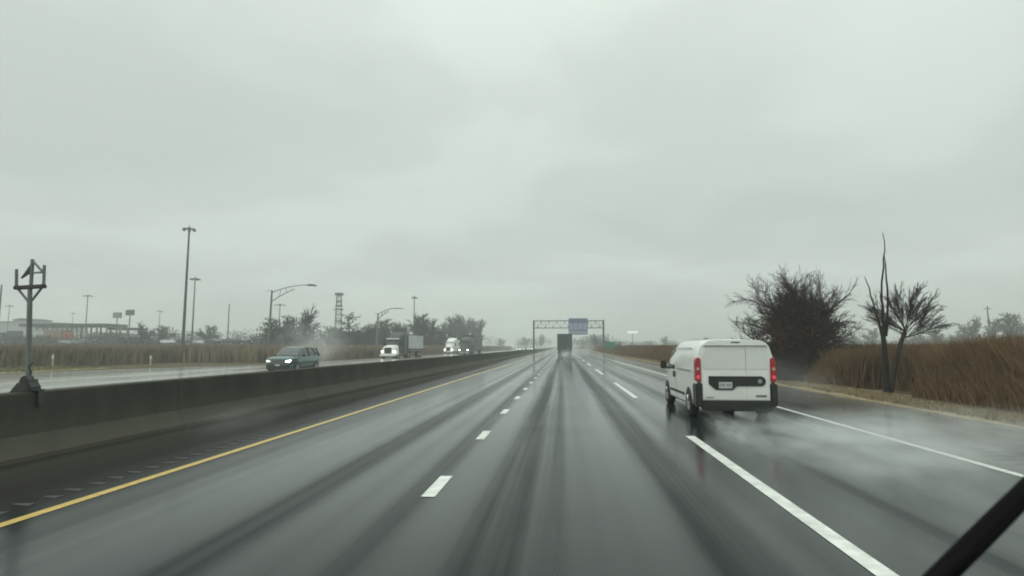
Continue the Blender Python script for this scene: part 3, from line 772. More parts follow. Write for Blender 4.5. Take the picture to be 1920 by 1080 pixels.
# ------------------------------------------------------------------ masts, lamps, tower
def mast(px, ptop, Y, label, group, thick=.28, heads=6, head_r=1.3, mm=m_dsteel):
    p = at(px, ptop, Y)
    t = empty("light_mast", (p.x, Y, 0), random.uniform(0, 1), label, "light mast", group)
    MB().tube([(0, 0, 0), (0, 0, p.z*.5), (0, 0, p.z)], [thick, thick*.75, thick*.5], 10).build("pole", mm, t, True)
    if heads:
        MB().tube([(head_r*.8*math.cos(a), head_r*.8*math.sin(a), p.z - .1) for a in np.linspace(0, 2*math.pi, 17)], .08, 6, False).tube([(-head_r*.8, 0, p.z-.1), (head_r*.8, 0, p.z-.1)], .06, 6).build("lamp_ring", mm, t)
        for k in range(heads):
            a = 2*math.pi*k/heads
            MB().tube([(head_r*math.cos(a), head_r*math.sin(a), p.z - .45), (head_r*math.cos(a), head_r*math.sin(a), p.z - .05)], [.34, .12], 8).build("floodlight", mm, t)
        MB().tube([(0, 0, p.z-.1), (0, 0, p.z+.5)], [.14, .10], 6).build("mast_cap", mm, t)
    return t
GM = "high mast lights over the lot on the left"
mast(355, 428, 105, "tallest dark mast light standing up from the left reeds", GM, .30, 6, 1.0)
mast(366, 522, 150, "shorter mast light just right of the tallest mast", GM, .26, 6, 1.1)
mast(165, 554, 190, "mast light rising behind the left end of the long canopy roof", GM, .24, 4, 1.2)
mast(18, 573, 230, "faint low mast light at the far left edge beside the pale building", GM, .22, 4, 1.2)
mast(137, 587, 300, "faint mast light between the canopy roof's end and the tall yoke post", GM, .22, 4, 1.2)
mast(300, 583, 250, "faint mast light above the small bushy trees", GM, .22, 4, 1.2)
mast(525, 571, 190, "small mast light right of the long-armed street lamp", GM, .22, 4, 1.5)
mast(777, 557, 180, "mast light with a small round head rising from the left tree line", GM, .22, 6, .7)
for px, pt_, Y, lab in ((3, 535, 60, "bare grey pole at the very left edge of the view"), (430, 570, 150, "bare grey pole between the tall masts and the street lamp")):
    p = at(px, pt_, Y)
    t = empty("pole", (p.x, Y, 0), 0, lab, "pole")
    MB().tube([(0, 0, 0), (0, 0, p.z)], [.13 if Y < 100 else .2, .07 if Y < 100 else .14], 8).build("shaft", m_galv, t, True)
    MB().tube([(0, 0, p.z), (0, 0, p.z+.1)], [.09 if Y < 100 else .16, .03], 8).build("cap", m_galv, t)
def cobra(px, ptop, Y, armpx, label):
    p = at(px, ptop, Y); q = at(px + armpx[0], armpx[1], Y)
    t = empty("street_lamp", (p.x, Y, 0), 0, label, "street lamp", "long-armed street lamps left of the far road")
    dx, dz = q.x - p.x, q.z
    MB().tube([(-.2*(Y/60)**.3, 0, 0), (0, 0, p.z)], [.13*Y/60, .09*Y/60], 10).build("pole", m_galv, t, True)
    r = .045*Y/60
    up = [(dx*f, 0, p.z - .2 + (dz - p.z + .2)*(1-(1-f)**2.0)) for f in np.linspace(0, 1, 9)]
    lo = [(dx*f, 0, p.z - 1.2 + (dz - p.z + 1.1)*(1-(1-f)**1.6)) for f in np.linspace(0, .62, 7)]
    mb = MB().tube(up, r, 6).tube(lo, r, 6)
    for f in (.25, .45): mb.tube([up[int(f*8)], lo[min(int(f*8*1.2), 6)]], r*.7, 5)
    mb.tube([(-.6, 0, p.z+.02), (0, 0, p.z+.02)], r*.6, 5)
    mb.build("arm", m_galv, t, True)
    MB().prism([(dx-.1, dz-.12), (dx+.9*Y/60, dz-.16), (dx+.9*Y/60, dz-.02), (dx+.3, dz+.08), (dx-.1, dz+.05)], -.15, .15).build("lamp_head", m_galv, t, bevel=.03)
cobra(510, 545, 62, (68, 534), "street lamp with a long curved double arm behind the teal car")
cobra(709, 588, 120, (32, 578), "fainter street lamp with a rising arm over the left tree line")
# lattice tower with platforms
Y = 210; p = at(636, 551, Y); k = FPX/Y
t = empty("lattice_tower", (p.x, Y, 0), .3, "hazy lattice tower with ring platforms rising behind the left trees", "tower")
mb = MB(); hb, ht = 1.3, .8; Ht = p.z - .8; nb = 12
for cxn, cyn in ((-1, -1), (1, -1), (1, 1), (-1, 1)):
    mb.tube([(cxn*hb, cyn*hb, 0), (cxn*ht, cyn*ht, Ht)], .13, 6)
for k_ in range(nb):
    a = hb + (ht-hb)*k_/nb; b = hb + (ht-hb)*(k_+1)/nb; z0, z1 = Ht*k_/nb, Ht*(k_+1)/nb
    cs = [(-1, -1), (1, -1), (1, 1), (-1, 1)]
    for i in range(4):
        c, d = cs[i], cs[(i+1) % 4]
        mb.tube([(c[0]*a, c[1]*a, z0), (d[0]*b, d[1]*b, z1)], .07, 4); mb.tube([(c[0]*b, c[1]*b, z1), (d[0]*b, d[1]*b, z1)], .07, 4)
mb.build("lattice", m_gantry, t)
for py, rad, th_ in ((551.5, 1.65, .8), (566, 1.2, .35), (574, 1.5, .3), (580, 1.9, .35), (602, 1.5, .4)):
    z = at(636, py, Y).z
    MB().tube([(0, 0, z - th_/2), (0, 0, z + th_/2)], [rad, rad*.9], 14).build("platform", m_gantry, t)

# ------------------------------------------------------------------ buildings of the lot at far left
Y = 170
a_, b_ = at(66, 608, Y), at(215, 616, Y)
z1 = at(100, 608, Y).z; z0 = at(100, 613.5, Y).z
t = empty("fuel_canopy", ((a_.x + b_.x)/2, Y, 0), R(4), "long low dark canopy roof on columns beyond the left reeds", "canopy")
cw = (b_.x - a_.x)/2
MB().box(-cw, cw, -5, 5, z0, z1).build("roof", m_trailerd, t, bevel=.05)
for i in range(9):
    x = -cw + 1 + i*(2*cw-2)/8
    for yy in (-3, 3): MB().box(x-.2, x+.2, yy-.2, yy+.2, 0, z0-.001).build("column", m_concw, t)
t = empty("fuel_canopy", (at(240, 615, 172).x, 172, 0), R(4), "short lower canopy roof with an olive sign between the pole signs", "canopy")
MB().box(-4.2, 4.2, -3, 3, at(240, 619, 172).z, at(240, 615, 172).z).build("roof", m_trailerd, t, bevel=.05)
MB().box(-1.3, .7, -3.2, -3.01, at(240, 617, 172).z-.4, at(240, 613, 172).z).build("sign_panel", mat("olive_panel", (.10, .13, .03), .5), t)
for x in (-3.5, 0, 3.5): MB().box(x-.2, x+.2, -.2, .2, 0, at(240, 619, 172).z-.001).build("column", m_concw, t)
def shed(px0, px1, ptop, Y, label, dep=20, gable=0.0, m=m_wall):
    a, b = at(px0, ptop, Y), at(px1, ptop, Y); w = (b.x - a.x)/2; h = a.z
    t = empty("warehouse", ((a.x+b.x)/2, Y, 0), 0, label, "building")
    MB().box(-w, w, 0, dep, 0, h).build("wall", m, t)
    rf = MB().prism([(-w-.4, h+.002), (w+.4, h+.002), (w+.4, h+.25), (0, h+.25+gable), (-w-.4, h+.25)], -.4, dep+.4).build("roof", m_gantry, t)
    nd = max(2, int(w/3))
    for i in range(nd):
        x = -w + (i+.5)*2*w/nd
        MB().box(x-1.2, x+1.2, -.06, -.003, 0, min(3.6, h*.6)).build("dock_door", m_greyp, t)
    return t
shed(-60, 55, 604, 230, "pale grey warehouse at the far left edge behind the parked trucks", 30)
shed(26, 56, 600.5, 215, "higher pale block in front of the far left warehouse", 10, .6)

# ------------------------------------------------------------------ parked vehicles in the lot: shared small models
def parked_car_model(paint):
    t = empty("parked_car", (0, 0, 0))
    MB().loft([(-2.3, [(0, .3), (.7, .3), (.85, .6), (.7, .85), (0, .88)]), (-1.4, [(0, .25), (.85, .25), (.9, .6), (.82, .95), (0, .98)]),
               (1.5, [(0, .25), (.85, .25), (.9, .6), (.82, 1.0), (0, 1.03)]), (2.25, [(0, .3), (.75, .3), (.85, .6), (.72, .95), (0, .98)])]).build("body", paint, t, True)
    MB().loft([(-1.2, [(0, .9), (.78, .9), (.7, 1.0), (0, 1.02)]), (-.5, [(0, .9), (.8, .9), (.62, 1.42), (0, 1.46)]), (1.0, [(0, .9), (.8, .9), (.62, 1.44), (0, 1.48)]),
               (1.8, [(0, .9), (.78, .9), (.68, 1.05), (0, 1.07)])]).build("cabin_glass", m_glass, t, True)
    for s in (-1, 1):
        for y in (-1.4, 1.4): wheel(t, s*.78, y, .33, .2, detail=False, n=12)
    return t
def parked_truck_model(paint, box):
    t = empty("parked_truck", (0, 0, 0))
    MB().loft([(-4.2, [(0, .7), (1.0, .7), (1.1, 1.5), (.95, 2.4), (0, 2.45)]), (-3.9, [(0, .7), (1.15, .7), (1.15, 1.6), (1.05, 2.9), (0, 3.0)]), (-2.3, [(0, .7), (1.15, .7), (1.15, 1.6), (1.1, 3.0), (0, 3.1)])]).build("cab", paint, t, True)
    MB().box(-.95, .95, -4.17, -4.13, 1.8, 2.4).build("windshield", m_glass, t)
    MB().box(-1.25, 1.25, -2.1, 9.5, 1.1, 3.9).build("box_body", box, t, bevel=.03)
    for s in (-1, 1):
        for y in (-3.4, 0, 7, 8.3): wheel(t, s*1.0, y, .5, .3, detail=False, n=12)
    return t
cars_src = [parked_car_model(m) for m in (m_whitep, m_greyp, m_darkp, m_trailer)]
trucks_src = [parked_truck_model(m_whitep, m_whitep), parked_truck_model(m_darkp, m_trailerd), parked_truck_model(m_redbox, m_ltbrown), parked_truck_model(m_bluep, m_trailer)]
used = set()
def place(src, px, Y, rz, label, cat, group, py=640):
    p = at(px, py, Y)
    if id(src) in used: t = copy_tree(src)
    else: t = src; used.add(id(src))
    t.location = (p.x, Y, 0); t.rotation_euler = (0, 0, rz)
    tag(t, label, cat, group)
    return t
rr = random.Random(11)
GC = "cars parked in the lot beyond the left reeds"
cnames = ["white car parked in the long row beyond the left reeds", "grey car parked in the long row beyond the left reeds", "black car parked in the long row beyond the left reeds", "silver car parked in the long row beyond the left reeds"]
for i, px in enumerate(list(range(262, 492, 9))):
    k = rr.choice((0, 0, 1, 2, 3, 3))
    p_ = place(cars_src[k], px + rr.uniform(-2, 2), 150 + rr.uniform(-6, 14), rr.uniform(1.3, 1.8), cnames[k], "car", GC)
    p_.location.z = 2.4     # the lot stands on a raised pad
for i, px in enumerate((8, 22, 40, 128, 146, 172, 196, 215)):
    k = rr.choice((0, 1, 2, 3))
    p_ = place(cars_src[k], px, 148 + rr.uniform(0, 10), rr.uniform(1.2, 1.9), cnames[k], "car", GC)
    p_.location.z = 2.4
GT = "trucks parked beyond the left reeds"
for px, k, Y, rz, lab in ((100, 3, 158, 1.45, "blue-cabbed truck with pale box parked under the canopy's left end"), (118, 2, 152, 1.1, "rusty red truck with tan box parked in front of the canopy"),
                     (76, 1, 160, 1.6, "dark box truck parked right behind the yoke post"), (150, 0, 184, 1.5, "white box truck parked behind the canopy columns"), (190, 0, 186, 1.6, "white box truck parked behind the canopy's right half"),
                     (14, 0, 190, 1.5, "white box truck at the far left edge in front of the warehouse"), (44, 1, 176, 1.5, "dark box truck between warehouse and canopy")):
    place(trucks_src[k], px, Y, rz, lab, "truck", GT).location.z = 2.4
mb = MB(); mb.prism([(-300, -.02), (-290, 2.4), (-66, 2.4), (-58, -.02)], 142, 270); struct(mb.build("lot_pad", mat("lot_asphalt", (.07, .07, .068), .7, var=.2, vscale=.3)))
# small white things low in the reeds behind the SUV
for px, py, Y, s_, lab in ((612, 643, 120, .5, "small white twin-panel marker board in the reeds right of the teal car"), (658, 652, 110, .45, "low white marker box at the reed edge between teal car and white truck")):
    p = at(px, py, Y)
    t = empty("marker_board", (p.x, Y, 0), 0, lab, "marker")
    MB().box(-s_, s_, -.05, .05, p.z - .1, p.z + .45).build("upper_panel", m_whitep, t); MB().box(-s_*.9, s_*.9, -.05, .05, p.z - .5, p.z - .2).build("lower_panel", m_whitep, t)
    for x in (-s_*.6, s_*.6): MB().box(x-.04, x+.04, .051, .10, 0, p.z+.3).build("post", m_post, t)
GP = "pale marker posts on the left verge"
for px, pt_, Y, lab in ((20, 672, 43.7, "short pale marker post at far left on the olive verge"), (100, 664, 44.0, "taller pale marker post on the olive verge right of the yoke post"), (283, 666, 52.0, "faint pale marker post against the reeds near the tall masts")):
    p = at(px, pt_, Y)
    t = empty("marker_post", (p.x, Y, 0), 0, lab, "post", GP)
    MB().box(-.09, .09, -.03, .03, 0, p.z).build("post", m_post, t, bevel=.02)
    MB().box(-.07, .07, -.036, -.031, p.z - .35, p.z - .1).build("reflector", m_whitep, t)

# ------------------------------------------------------------------ trees
def grow(rng, start, dirn, length, rad, lvl, segs, cfg, depth=0):
    """recursive limb; appends (pts, radii, depth) to segs"""
    n = 4 if depth < 2 else 3
    pts = [start]; d = dirn.normalized(); rads = [rad]
    for i in range(n):
        j = cfg["wob"] * (1 + .4*depth)
        d = (d + Vector((rng.gauss(0, j), rng.gauss(0, j), rng.gauss(0, j) + cfg["up"]))).normalized()
        pts.append(pts[-1] + d * (length/n)); rads.append(max(rad * (1 - (.75 if depth == lvl else .5)*(i+1)/n), cfg["rmin"]*.6))
    segs.append((pts, rads, depth))
    if depth >= lvl: return
    nb = cfg["nb"][min(depth, len(cfg["nb"])-1)]
    for k in range(nb):
        f = (k + rng.uniform(.3, 1.0)) / nb
        f = cfg["f0"] + (1 - cfg["f0"]) * f
        i = min(int(f*n), n-1); fr = f*n - i
        p = pts[i].lerp(pts[i+1], fr)
        dd = (pts[i+1] - pts[i]).normalized()
        ax = dd.cross(Vector((rng.gauss(0, 1), rng.gauss(0, 1), rng.gauss(0, 1)))).normalized()
        ang = cfg["ang"] * rng.uniform(.6, 1.3)
        nd = dd*math.cos(ang) + ax*math.sin(ang)
        grow(rng, p, nd, length * cfg["shr"] * rng.uniform(.7, 1.2), max(rads[i]*.55, cfg["rmin"]), lvl, segs, cfg, depth+1)
def tree(name, loc, height, stems, cfg, lvl, seed, label, tm, cm, group=None, cat="tree", crown_from=1):
    rng = random.Random(seed)
    t = empty(name, loc, 0, label, cat, group)
    segs = []
    for (off, d, ln, r) in stems:
        grow(rng, Vector(off), Vector(d), ln*height, r*height, lvl, segs, cfg)
    trunk, crown = MB(), MB()
    for pts, rads, dp in segs:
        if dp < crown_from: trunk.tube(pts, rads, 8, cap=(dp == 0))
        else: crown.tube(pts, rads, 4 if dp < crown_from + 1 else 3, cap=False)
    V = np.array(trunk.v, np.float32)
    trunk.build("trunk", tm, t, True)
    if crown.v:
        F = np.array(crown.f, np.int64)
        fast_mesh("crown", np.array(crown.v, np.float32), F, cm, t)
    return t
# big dark tangled tree behind the van
p = at(1500, 712, 30)
cfgB = dict(wob=.07, up=.01, nb=[12, 9, 6, 4], f0=.15, ang=.55, shr=.44, rmin=.0075)
stems = []
rg = random.Random(21)
for k in range(38):
    a = 2*math.pi*k/38*7 + rg.uniform(-.2, .2); el = rg.uniform(.05, 1.35)
    stems.append(((rg.uniform(-.3, .3), rg.uniform(-.3, .3), rg.uniform(.6, 2.6)), (math.cos(a)*math.cos(el), math.sin(a)*math.cos(el), math.sin(el)+.15), .45*rg.uniform(.62, 1.08), .009))
stems.append(((0, 0, -.05), (.02, 0, 1), .60, .030)); stems.append(((.1, 0, -.05), (.25, .1, 1), .58, .022)); stems.append(((-.1, 0, -.05), (-.3, -.05, 1), .55, .020))
BIG = tree("bare_tree", (p.x + .1, 30, 0), 5.9, stems, cfgB, 3, 5, "big dark tangled bare tree with reddish twigs directly behind the white van", m_bark, m_twigr)
# clinging dead leaves and matted twigs in its core
rgl = np.random.default_rng(8); nL = 26000
ctr = np.c_[rgl.normal(-.1, .85, nL), rgl.normal(0, .85, nL), rgl.normal(2.05, .85, nL)]
ctr = ctr[(ctr[:, 2] > .1) & ((ctr[:, 0]/2.1)**2 + (ctr[:, 1]/2.1)**2 + ((ctr[:, 2]-2.2)/1.95)**2 < 1)]; nL = len(ctr)
clump = np.sin(ctr[:, 0]*3.1)*np.sin(ctr[:, 2]*2.7 + ctr[:, 0])*np.sin(ctr[:, 1]*2.3) 
ctr = ctr[clump > -.06]; nL = len(ctr)
d1, d2 = rgl.normal(0, .045, (nL, 3)), rgl.normal(0, .045, (nL, 3))
fast_mesh("leaves", np.stack([ctr - d1, ctr + d2, ctr + d1], 1).reshape(-1, 3), np.arange(nL*3).reshape(nL, 3), m_leafr, BIG)
# brush at its foot
def brush(name, cx, cy, rx, ry, h, n, m, label, seed):
    rg = random.Random(seed); mb = MB()
    for k in range(n):
        a = rg.uniform(0, 2*math.pi); r = math.sqrt(rg.random())
        x, y = cx + rx*r*math.cos(a), cy + ry*r*math.sin(a)
        hh = h*rg.uniform(.5, 1.1); pts = [Vector((x, y, -.02))]; d = Vector((rg.gauss(0, .35), rg.gauss(0, .35), 1))
        for i in range(3):
            d = (d + Vector((rg.gauss(0, .35), rg.gauss(0, .35), 0))).normalized(); pts.append(pts[-1] + d*hh/3)
        mb.tube(pts, [.014, .012, .009, .004], 3, False)
    o = fast_mesh(name, np.array(mb.v, np.float32), np.array(mb.f), m)
    return tag(o, label, "brush", kind="stuff")
brush("undergrowth", 13.2, 29.5, 3.6, 2.6, 2.0, 5200, m_twigr, "dark tangled undergrowth at the foot of the big bare tree", 4)
# dead three-stemmed snag
p = at(1665, 742, 21.5)
k = 1
def spire(px_list, Y, base):
    return [base] + [at(a, b, Y) - Vector((p.x, Y, 0)) for a, b in px_list]
t = empty("dead_tree", (p.x, 21.5, 0), 0, "dead limbless tree with thin black spires beside the fan-shaped tree", "tree")
Yd = 21.5
mb = MB(); mb.tube([(0, 0, -.05)] + [at(a, b, Yd) - Vector((p.x, Yd, 0)) for a, b in ((1661, 700), (1659, 660), (1655, 610))], [.135, .11, .085, .06], 8)
mb.build("trunk", m_barkd, t, True)
_rl = random.Random(2)
def limb(pl, r0, r1):
    q = []
    for i in range(len(pl) - 1):
        q.append(pl[i])
        q.append(((pl[i][0]+pl[i+1][0])/2 + _rl.uniform(-2.2, 2.2), (pl[i][1]+pl[i+1][1])/2))
    pl = q + [pl[-1]]
    pts = [at(a, b, Yd + (i*.05)) - Vector((p.x, Yd, 0)) for i, (a, b) in enumerate(pl)]
    rs = list(np.linspace(r0, r1, len(pts)))
    MB().tube(pts, rs, 6).build("spire", m_barkd, t, True)
limb([(1657, 640), (1655, 600), (1653, 560), (1657, 500), (1659, 470), (1655, 437)], .055, .013)
limb([(1661, 630), (1664, 590), (1664, 540), (1661, 505), (1658, 480)], .055, .015)
limb([(1657, 650), (1648, 605), (1638, 570), (1630, 540), (1621, 519)], .05, .012)
limb([(1644, 590), (1637, 575), (1631, 583)], .02, .01)
limb([(1661, 620), (1653, 590), (1650, 555), (1655, 535)], .03, .01)
# fan-shaped tree with leaning trunk
Yf = 23.5; q0, q1, q2 = at(1668, 728, Yf), at(1690, 640, Yf), at(1697, 622, Yf)
t = empty("fan_tree", (q0.x, Yf, 0), 0, "small bare tree with an even fan-shaped crown on a leaning trunk", "tree")
o0 = Vector((q0.x, Yf, 0))
MB().tube([(0, 0, -.05), at(1677, 690, Yf) - o0, q1 - o0, q2 - o0], [.12, .095, .08, .07], 8).build("trunk", m_bark, t, True)
rng = random.Random(3); segs = []
cfgF = dict(wob=.03, up=.012, nb=[10, 8, 6], f0=.22, ang=.36, shr=.36, rmin=.0040)
for kx in range(30):
    a = -1.25 + 2.45*kx/29 + rng.uniform(-.05, .05)
    dy = rng.uniform(-.40, .40)
    ln = 1.36 * (1 - .08*abs(a))*rng.uniform(.9, 1.05)
    grow(rng, q2 - o0 + Vector((rng.uniform(-.05, .05), 0, rng.uniform(-.25, .05))), Vector((math.sin(a) + .12, dy, math.cos(a))), ln, .015, 3, segs, cfgF)
mb = MB()
for pts, rads, dp in segs: mb.tube(pts, rads, 4 if dp < 1 else 3, cap=False)
fast_mesh("crown", np.array(mb.v, np.float32), np.array(mb.f), m_twig, t)

# generic far trees (shared meshes), each its own thing
def far_model(name, seed, kind):
    rng = random.Random(seed); segs = []
    if kind == "round":
        cfg = dict(wob=.10, up=.05, nb=[13, 8, 5], f0=.28, ang=.62, shr=.55, rmin=.0035); st = [((0, 0, 0), (.03, 0, 1), .62, .022)]
    elif kind == "tall":
        cfg = dict(wob=.06, up=.10, nb=[20, 8, 5], f0=.15, ang=.65, shr=.46, rmin=.004); st = [((0, 0, 0), (0, 0, 1), .85, .02)]
    else:
        cfg = dict(wob=.03, up=.0, nb=[34, 6, 3], f0=.06, ang=1.25, shr=.26, rmin=.005); st = [((0, 0, 0), (0, 0, 1), 1.0, .018)]
    for off, d, ln, r in st: grow(rng, Vector(off), Vector(d), ln, r, 3 if kind != "conifer" else 2, segs, cfg)
    t = empty(name, (0, 0, 0)); tk, cr_ = MB(), MB()
    for pts, rads, dp in segs:
        if dp == 0: tk.tube(pts, rads, 6)
        else: cr_.tube(pts, [r_*(2.7 if dp > 1 else 1.5) for r_ in rads], 3, cap=False)
    zmax = max(v[2] for v in cr_.v)
    tk.v = [(a/zmax, b/zmax, c/zmax) for a, b, c in tk.v]; cr_.v = [(a/zmax, b/zmax, c/zmax) for a, b, c in cr_.v]
    tk.build("trunk", m_farbark, t, True)
    fast_mesh("crown", np.array(cr_.v, np.float32), np.array(cr_.f), m_farcrown, t)
    return t
FM = [far_model("bare_tree", 1, "round"), far_model("bare_tree", 2, "round"), far_model("bare_tree", 3, "tall"), far_model("bare_tree", 4, "tall"), far_model("conifer_tree", 9, "conifer")]
def far_tree(k, px, ptop, Y, wf, label, group, rz=None):
    p = at(px, ptop, Y); src = FM[k]
    if id(src) in used: t = copy_tree(src)
    else: t = src; used.add(id(src))
    t.location = (p.x, Y, 0); t.scale = (p.z*wf, p.z*wf, p.z); t.rotation_euler = (0, 0, rz if rz is not None else rr.uniform(0, 6))
    tag(t, label, "tree", group)
GL = "bare trees behind the left reeds"
far_tree(0, 577, 568, 95, .92, "tallest dark bushy tree behind the teal car's rear", GL)
far_tree(1, 532, 590, 105, 1.0, "rounded bare tree left of the tallest dark tree", GL)
far_tree(1, 500, 594, 120, 1.1, "pale bare tree behind the long-armed street lamp's pole", GL)
far_tree(1, 608, 610, 110, 1.1, "low bare tree between the tallest dark tree and the lattice tower", GL)
far_tree(4, 657, 585, 120, 1.0, "narrow conifer-like tree right of the lattice tower", GL)
lst = [(0, 632, 612, 130), (1, 645, 612, 140), (2, 675, 608, 135), (3, 688, 606, 140), (0, 703, 605, 145), (2, 717, 602, 150), (1, 731, 596, 150), (3, 745, 602, 155), (0, 757, 600, 158)]
for k, px, pt_, Y in lst: far_tree(k, px, pt_, Y, 1.1, "bare tree in the hazy left tree line between the lattice tower and the round-headed mast", GL)
far_tree(0, 788, 584, 150, .95, "large dark round tree just right of the round-headed mast", GL)
far_tree(1, 799, 586, 148, .95, "large dark tree overlapping the round one, above the open grass", GL)
far_tree(2, 811, 595, 150, .9, "right shoulder tree of the dark pair beside the mast", GL)
for k, px, pt_, Y in ((0, 828, 598, 200), (1, 840, 596, 210), (2, 852, 590, 210), (3, 864, 587, 215), (0, 877, 590, 220), (2, 888, 596, 225), (3, 899, 597, 235)):
    far_tree(k, px, pt_, Y, 1.0, "pale hazy bare tree in the clump above the two farther semi trucks", GL)
far_tree(0, 271, 600, 140, 1.1, "dark bushy tree right of the pole signs", GL)
far_tree(1, 299, 609, 150, 1.2, "small bushy tree right of the dark bushy tree", GL)
far_tree(1, 385, 608, 165, 1.2, "small bushy tree right of the two tall masts", GL)
far_tree(0, 402, 621, 170, 1.6, "low spreading bush tree between the tall masts and the bare pole", GL)
far_tree(2, 1014, 625, 420, 1.0, "faint hazy tree seen through the gantry's left half", GL)
far_tree(0, 940, 632, 420, 1.3, "faint hazy tree above the far end of the median barrier", GL)
far_tree(0, 985, 629, 430, 1.3, "faint hazy tree above the distant headlights", GL)
GRT = "trees along the right-hand horizon"
far_tree(2, 1114, 625, 230, 1.1, "dark hazy tree seen inside the gantry's right leg", GRT)
far_tree(0, 1137, 634, 215, 1.3, "low round tree at the green sign", GRT)
far_tree(0, 1160, 640, 190, 1.4, "small brown bush tree right of the green sign", GRT)
far_tree(0, 1246, 627, 330, 1.0, "lone hazy tree above the van's front", GRT)
far_tree(1, 1320, 632, 330, 1.3, "hazy tree just over the van's roof line", GRT)
far_tree(0, 1822, 588, 190, 1.15, "round bare tree left of the utility pole at far right", GRT)
far_tree(1, 1878, 586, 185, 1.15, "round bare tree right of the utility pole at far right", GRT)
far_tree(3, 1862, 594, 200, 1.0, "narrow bare tree close beside the utility pole", GRT)
far_tree(0, 1752, 606, 190, 1.0, "low bare tree right of the fan-shaped tree", GRT)
for k, px, pt_, Y in ((2, 1725, 618, 240), (1, 1790, 621, 240), (3, 1920, 612, 220), (0, 1905, 614, 220), (1, 1625, 616, 260), (2, 1600, 620, 270)):
    far_tree(k, px, pt_, Y, 1.3, "low tree in the dark line along the right horizon", GRT)
p = at(1851, 574, 185)
t = empty("utility_pole", (p.x, 185, 0), 0, "thin utility pole between two round bare trees at far right", "pole")
MB().tube([(0, 0, 0), (0, 0, p.z)], [.22, .14], 8).build("shaft", m_farbark, t); MB().box(-1.0, 1.0, -.08, .08, p.z-.9, p.z-.7).build("crossarm", m_farbark, t)

# far-off low woods that read as one mass
def wood(name, px0, px1, Y, zt0, zt1, n, label, seed, m=m_farcrown):
    rg = np.random.default_rng(seed); a, b = at(px0, 640, Y).x, at(px1, 640, Y).x
    ncl = max(6, int(abs(b-a)/5)); cxs = rg.uniform(a, b, ncl); chs = rg.uniform(zt0, zt1, ncl)
    i = rg.integers(0, ncl, n); r = rg.normal(0, 1, (n, 3))
    ctr = np.c_[cxs[i] + r[:, 0]*2.6, Y + r[:, 1]*4, chs[i]*(.55 + .22*np.clip(r[:, 2], -1.8, 1.6))]
    s = rg.uniform(.15, .55, (n, 1)); d1 = rg.normal(0, 1, (n, 3)); d2 = rg.normal(0, 1, (n, 3)); 
    V = np.stack([ctr - d1*s*.5, ctr + d2*s*.5, ctr + d1*s*.5 + d2*s*.2], 1)
    o = fast_mesh(name, V.reshape(-1, 3), np.arange(n*3).reshape(n, 3), m)
    return tag(o, label, "woods", kind="stuff")
wood("far_woods", 1590, 2000, 250, 4.0, 6.5, 26000, "dark low wood along the right horizon", 1)
wood("far_woods", 1140, 1420, 380, 4.5, 7.0, 14000, "hazy low wood beyond the right reeds", 2)
wood("far_woods", 480, 900, 150, 3.5, 7.0, 34000, "brushy wood filling in under the left tree line", 3)
wood("far_woods", 900, 1110, 480, 7, 11, 16000, "faint hazy wood at the end of the road", 4)
wood("far_woods", 280, 490, 215, 6.0, 8.5, 8000, "low dark brush behind the left parking lot", 5)
wood("far_woods", 1085, 1150, 260, 4, 8, 5000, "hazy brush behind the gantry's right leg", 6)

wood("far_woods", -60, 262, 146, 4.2, 5.4, 12000, "low dark brush in front of the parked trucks on the far left", 8)
wood("far_woods", -40, 262, 171, 5.6, 7.0, 15000, "dark scrub between the parked trucks on the far left", 7)
# ------------------------------------------------------------------ windscreen wiper at the lower right
pa, pb = at(1735, 1110, .62), at(1965, 880, .74)
t = empty("windscreen_wiper", pa, 0, "black wiper blade slanting across the lower right corner close to the camera", "wiper")
v = pb - pa; vv = v.normalized()
def along(f, off=0.0, up=0.0):
    sd = Vector((vv.z, 0, -vv.x)).normalized()
    return v*f + sd*off + Vector((0, -1, 0))*up
MB().tube([along(-.6), along(0), along(.5), along(1), along(1.5)], [.0095, .0105, .011, .0105, .009], 8).build("wiper_spine", m_wiper, t, True)
MB().tube([along(-.7, .009, -.004), along(1.6, .009, -.004)], .0045, 6).build("rubber_blade", m_wiper, t, True)
MB().tube([along(-.9, -.01, .01), along(.1, -.008, .012), along(.42, 0, .004)], [.008, .006, .004], 8).build("wiper_arm", m_wiper, t, True)

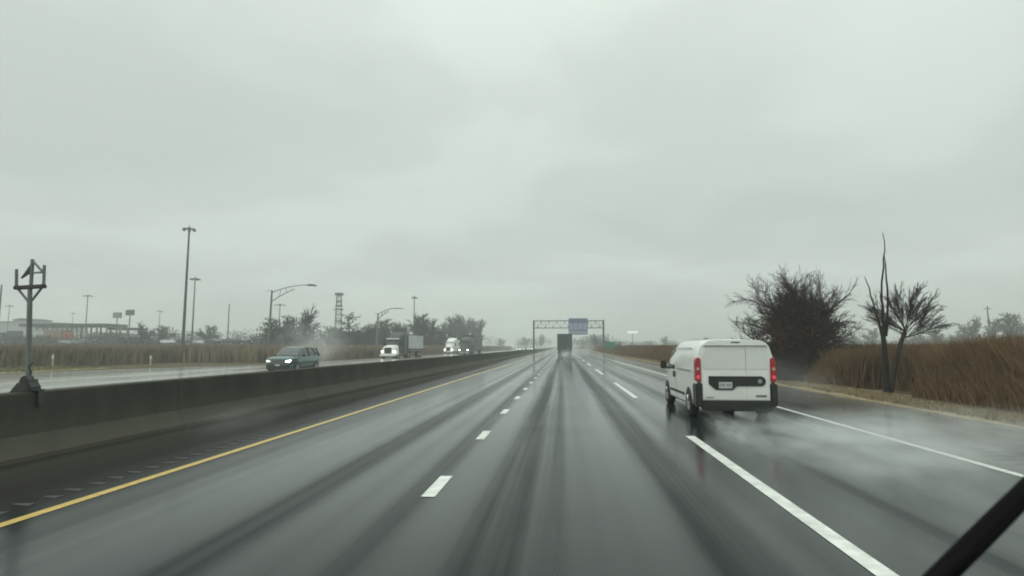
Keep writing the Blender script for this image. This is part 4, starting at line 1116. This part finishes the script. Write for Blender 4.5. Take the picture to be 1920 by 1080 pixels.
# ------------------------------------------------------------------ haze and tyre spray
def vol_mat(name, dens, col=(.93, .97, .95), aniso=0.2):
    m = bpy.data.materials.new(name); m.use_nodes = True; nt = m.node_tree; nt.nodes.clear()
    out = nt.nodes.new("ShaderNodeOutputMaterial"); pv = nt.nodes.new("ShaderNodeVolumePrincipled")
    pv.inputs["Color"].default_value = (*col, 1); pv.inputs["Density"].default_value = dens; pv.inputs["Anisotropy"].default_value = aniso
    nt.links.new(pv.outputs[0], out.inputs["Volume"])
    return m, nt, pv
HAZE = .0017
mh, _, _ = vol_mat("haze_air", HAZE)
hz = MB().box(-950, 950, -60, 1540, -1.2, 36).build("haze", mh)
tag(hz, "pale rain haze over the whole highway", "haze", kind="stuff")
def spray(name, cx, cy, cz, sx, sy, sz, dens, label, seed, nscale=1.0, rz=0.0):
    """soft-edged mist in an ellipsoid, broken up by noise"""
    m, nt, pv = vol_mat(name + "_mist", 0.0, (.92, .96, .95), 0.0)
    L = nt.links
    tcn = N(nt, "ShaderNodeTexCoord"); ln = N(nt, "ShaderNodeVectorMath", operation="LENGTH"); L.new(tcn.outputs["Object"], ln.inputs[0])
    fo = N(nt, "ShaderNodeMapRange", interpolation_type="SMOOTHSTEP", inp={1: 1.0, 2: .15, 3: 0.0, 4: 1.0}); L.new(ln.outputs["Value"], fo.inputs[0])
    nz = N(nt, "ShaderNodeTexNoise", inp={"Scale": 1.9*nscale, "Detail": 3.0, "Roughness": .55}); mpn = N(nt, "ShaderNodeMapping", inp={"Location": (seed*1.7, seed, 0)})
    L.new(tcn.outputs["Object"], mpn.inputs[0]); L.new(mpn.outputs[0], nz.inputs["Vector"])
    br = N(nt, "ShaderNodeMapRange", inp={1: .40, 2: .66, 3: .10, 4: 1.0}); L.new(nz.outputs[0], br.inputs[0])
    L.new(M(nt, "MULTIPLY", M(nt, "MULTIPLY", fo.outputs[0], br.outputs[0]), dens), pv.inputs["Density"])
    import bmesh
    bm = bmesh.new(); bmesh.ops.create_icosphere(bm, subdivisions=3, radius=1.0)
    me = bpy.data.meshes.new(name); bm.to_mesh(me); bm.free(); me.materials.append(m)
    o = bpy.data.objects.new(name, me); C.objects.link(o); o.location = (cx, cy, cz); o.scale = (sx, sy, sz); o.rotation_euler = (0, 0, rz)
    return tag(o, label, "spray", kind="stuff")
spray("road_spray", 4.4, 9.4, .22, 2.1, 3.6, .55, .85, "low white spray thrown up behind the white van", 1, 1.9)
spray("road_spray", 6.8, 10.6, .22, 2.2, 4.0, .60, .38, "spray drifting over the right edge line behind the van", 2, 2.0)
spray("road_spray", 3.15, 11.4, .12, .38, 2.5, .32, 1.1, "streak of spray trailing from the van's left rear wheel", 12, 2.2)
spray("road_spray", 4.90, 11.4, .12, .42, 2.5, .34, 1.2, "streak of spray trailing from the van's right rear wheel", 13, 2.2)
spray("road_spray", 6.3, 18.5, .6, 1.4, 5.0, 1.0, .08, "mist hanging between the van's right side and the big bare tree", 7)
spray("road_spray", .6, 93, .5, 2.6, 18, 1.1, .07, "spray trail rolling behind the dark box trailer truck", 3)
spray("road_spray", 4.4, 118, 1.6, 2.2, 22, 3.6, .05, "tall pale spray plume right of the dark box trailer truck", 4)
spray("road_spray", -21.5, 50, 1.9, 2.6, 8.0, 2.9, .13, "spray plume trailing behind the teal car", 5)
spray("road_spray", -7.0, 12.5, .15, .9, 3.0, .35, .14, "thin drift of spray against the foot of the barrier", 6)
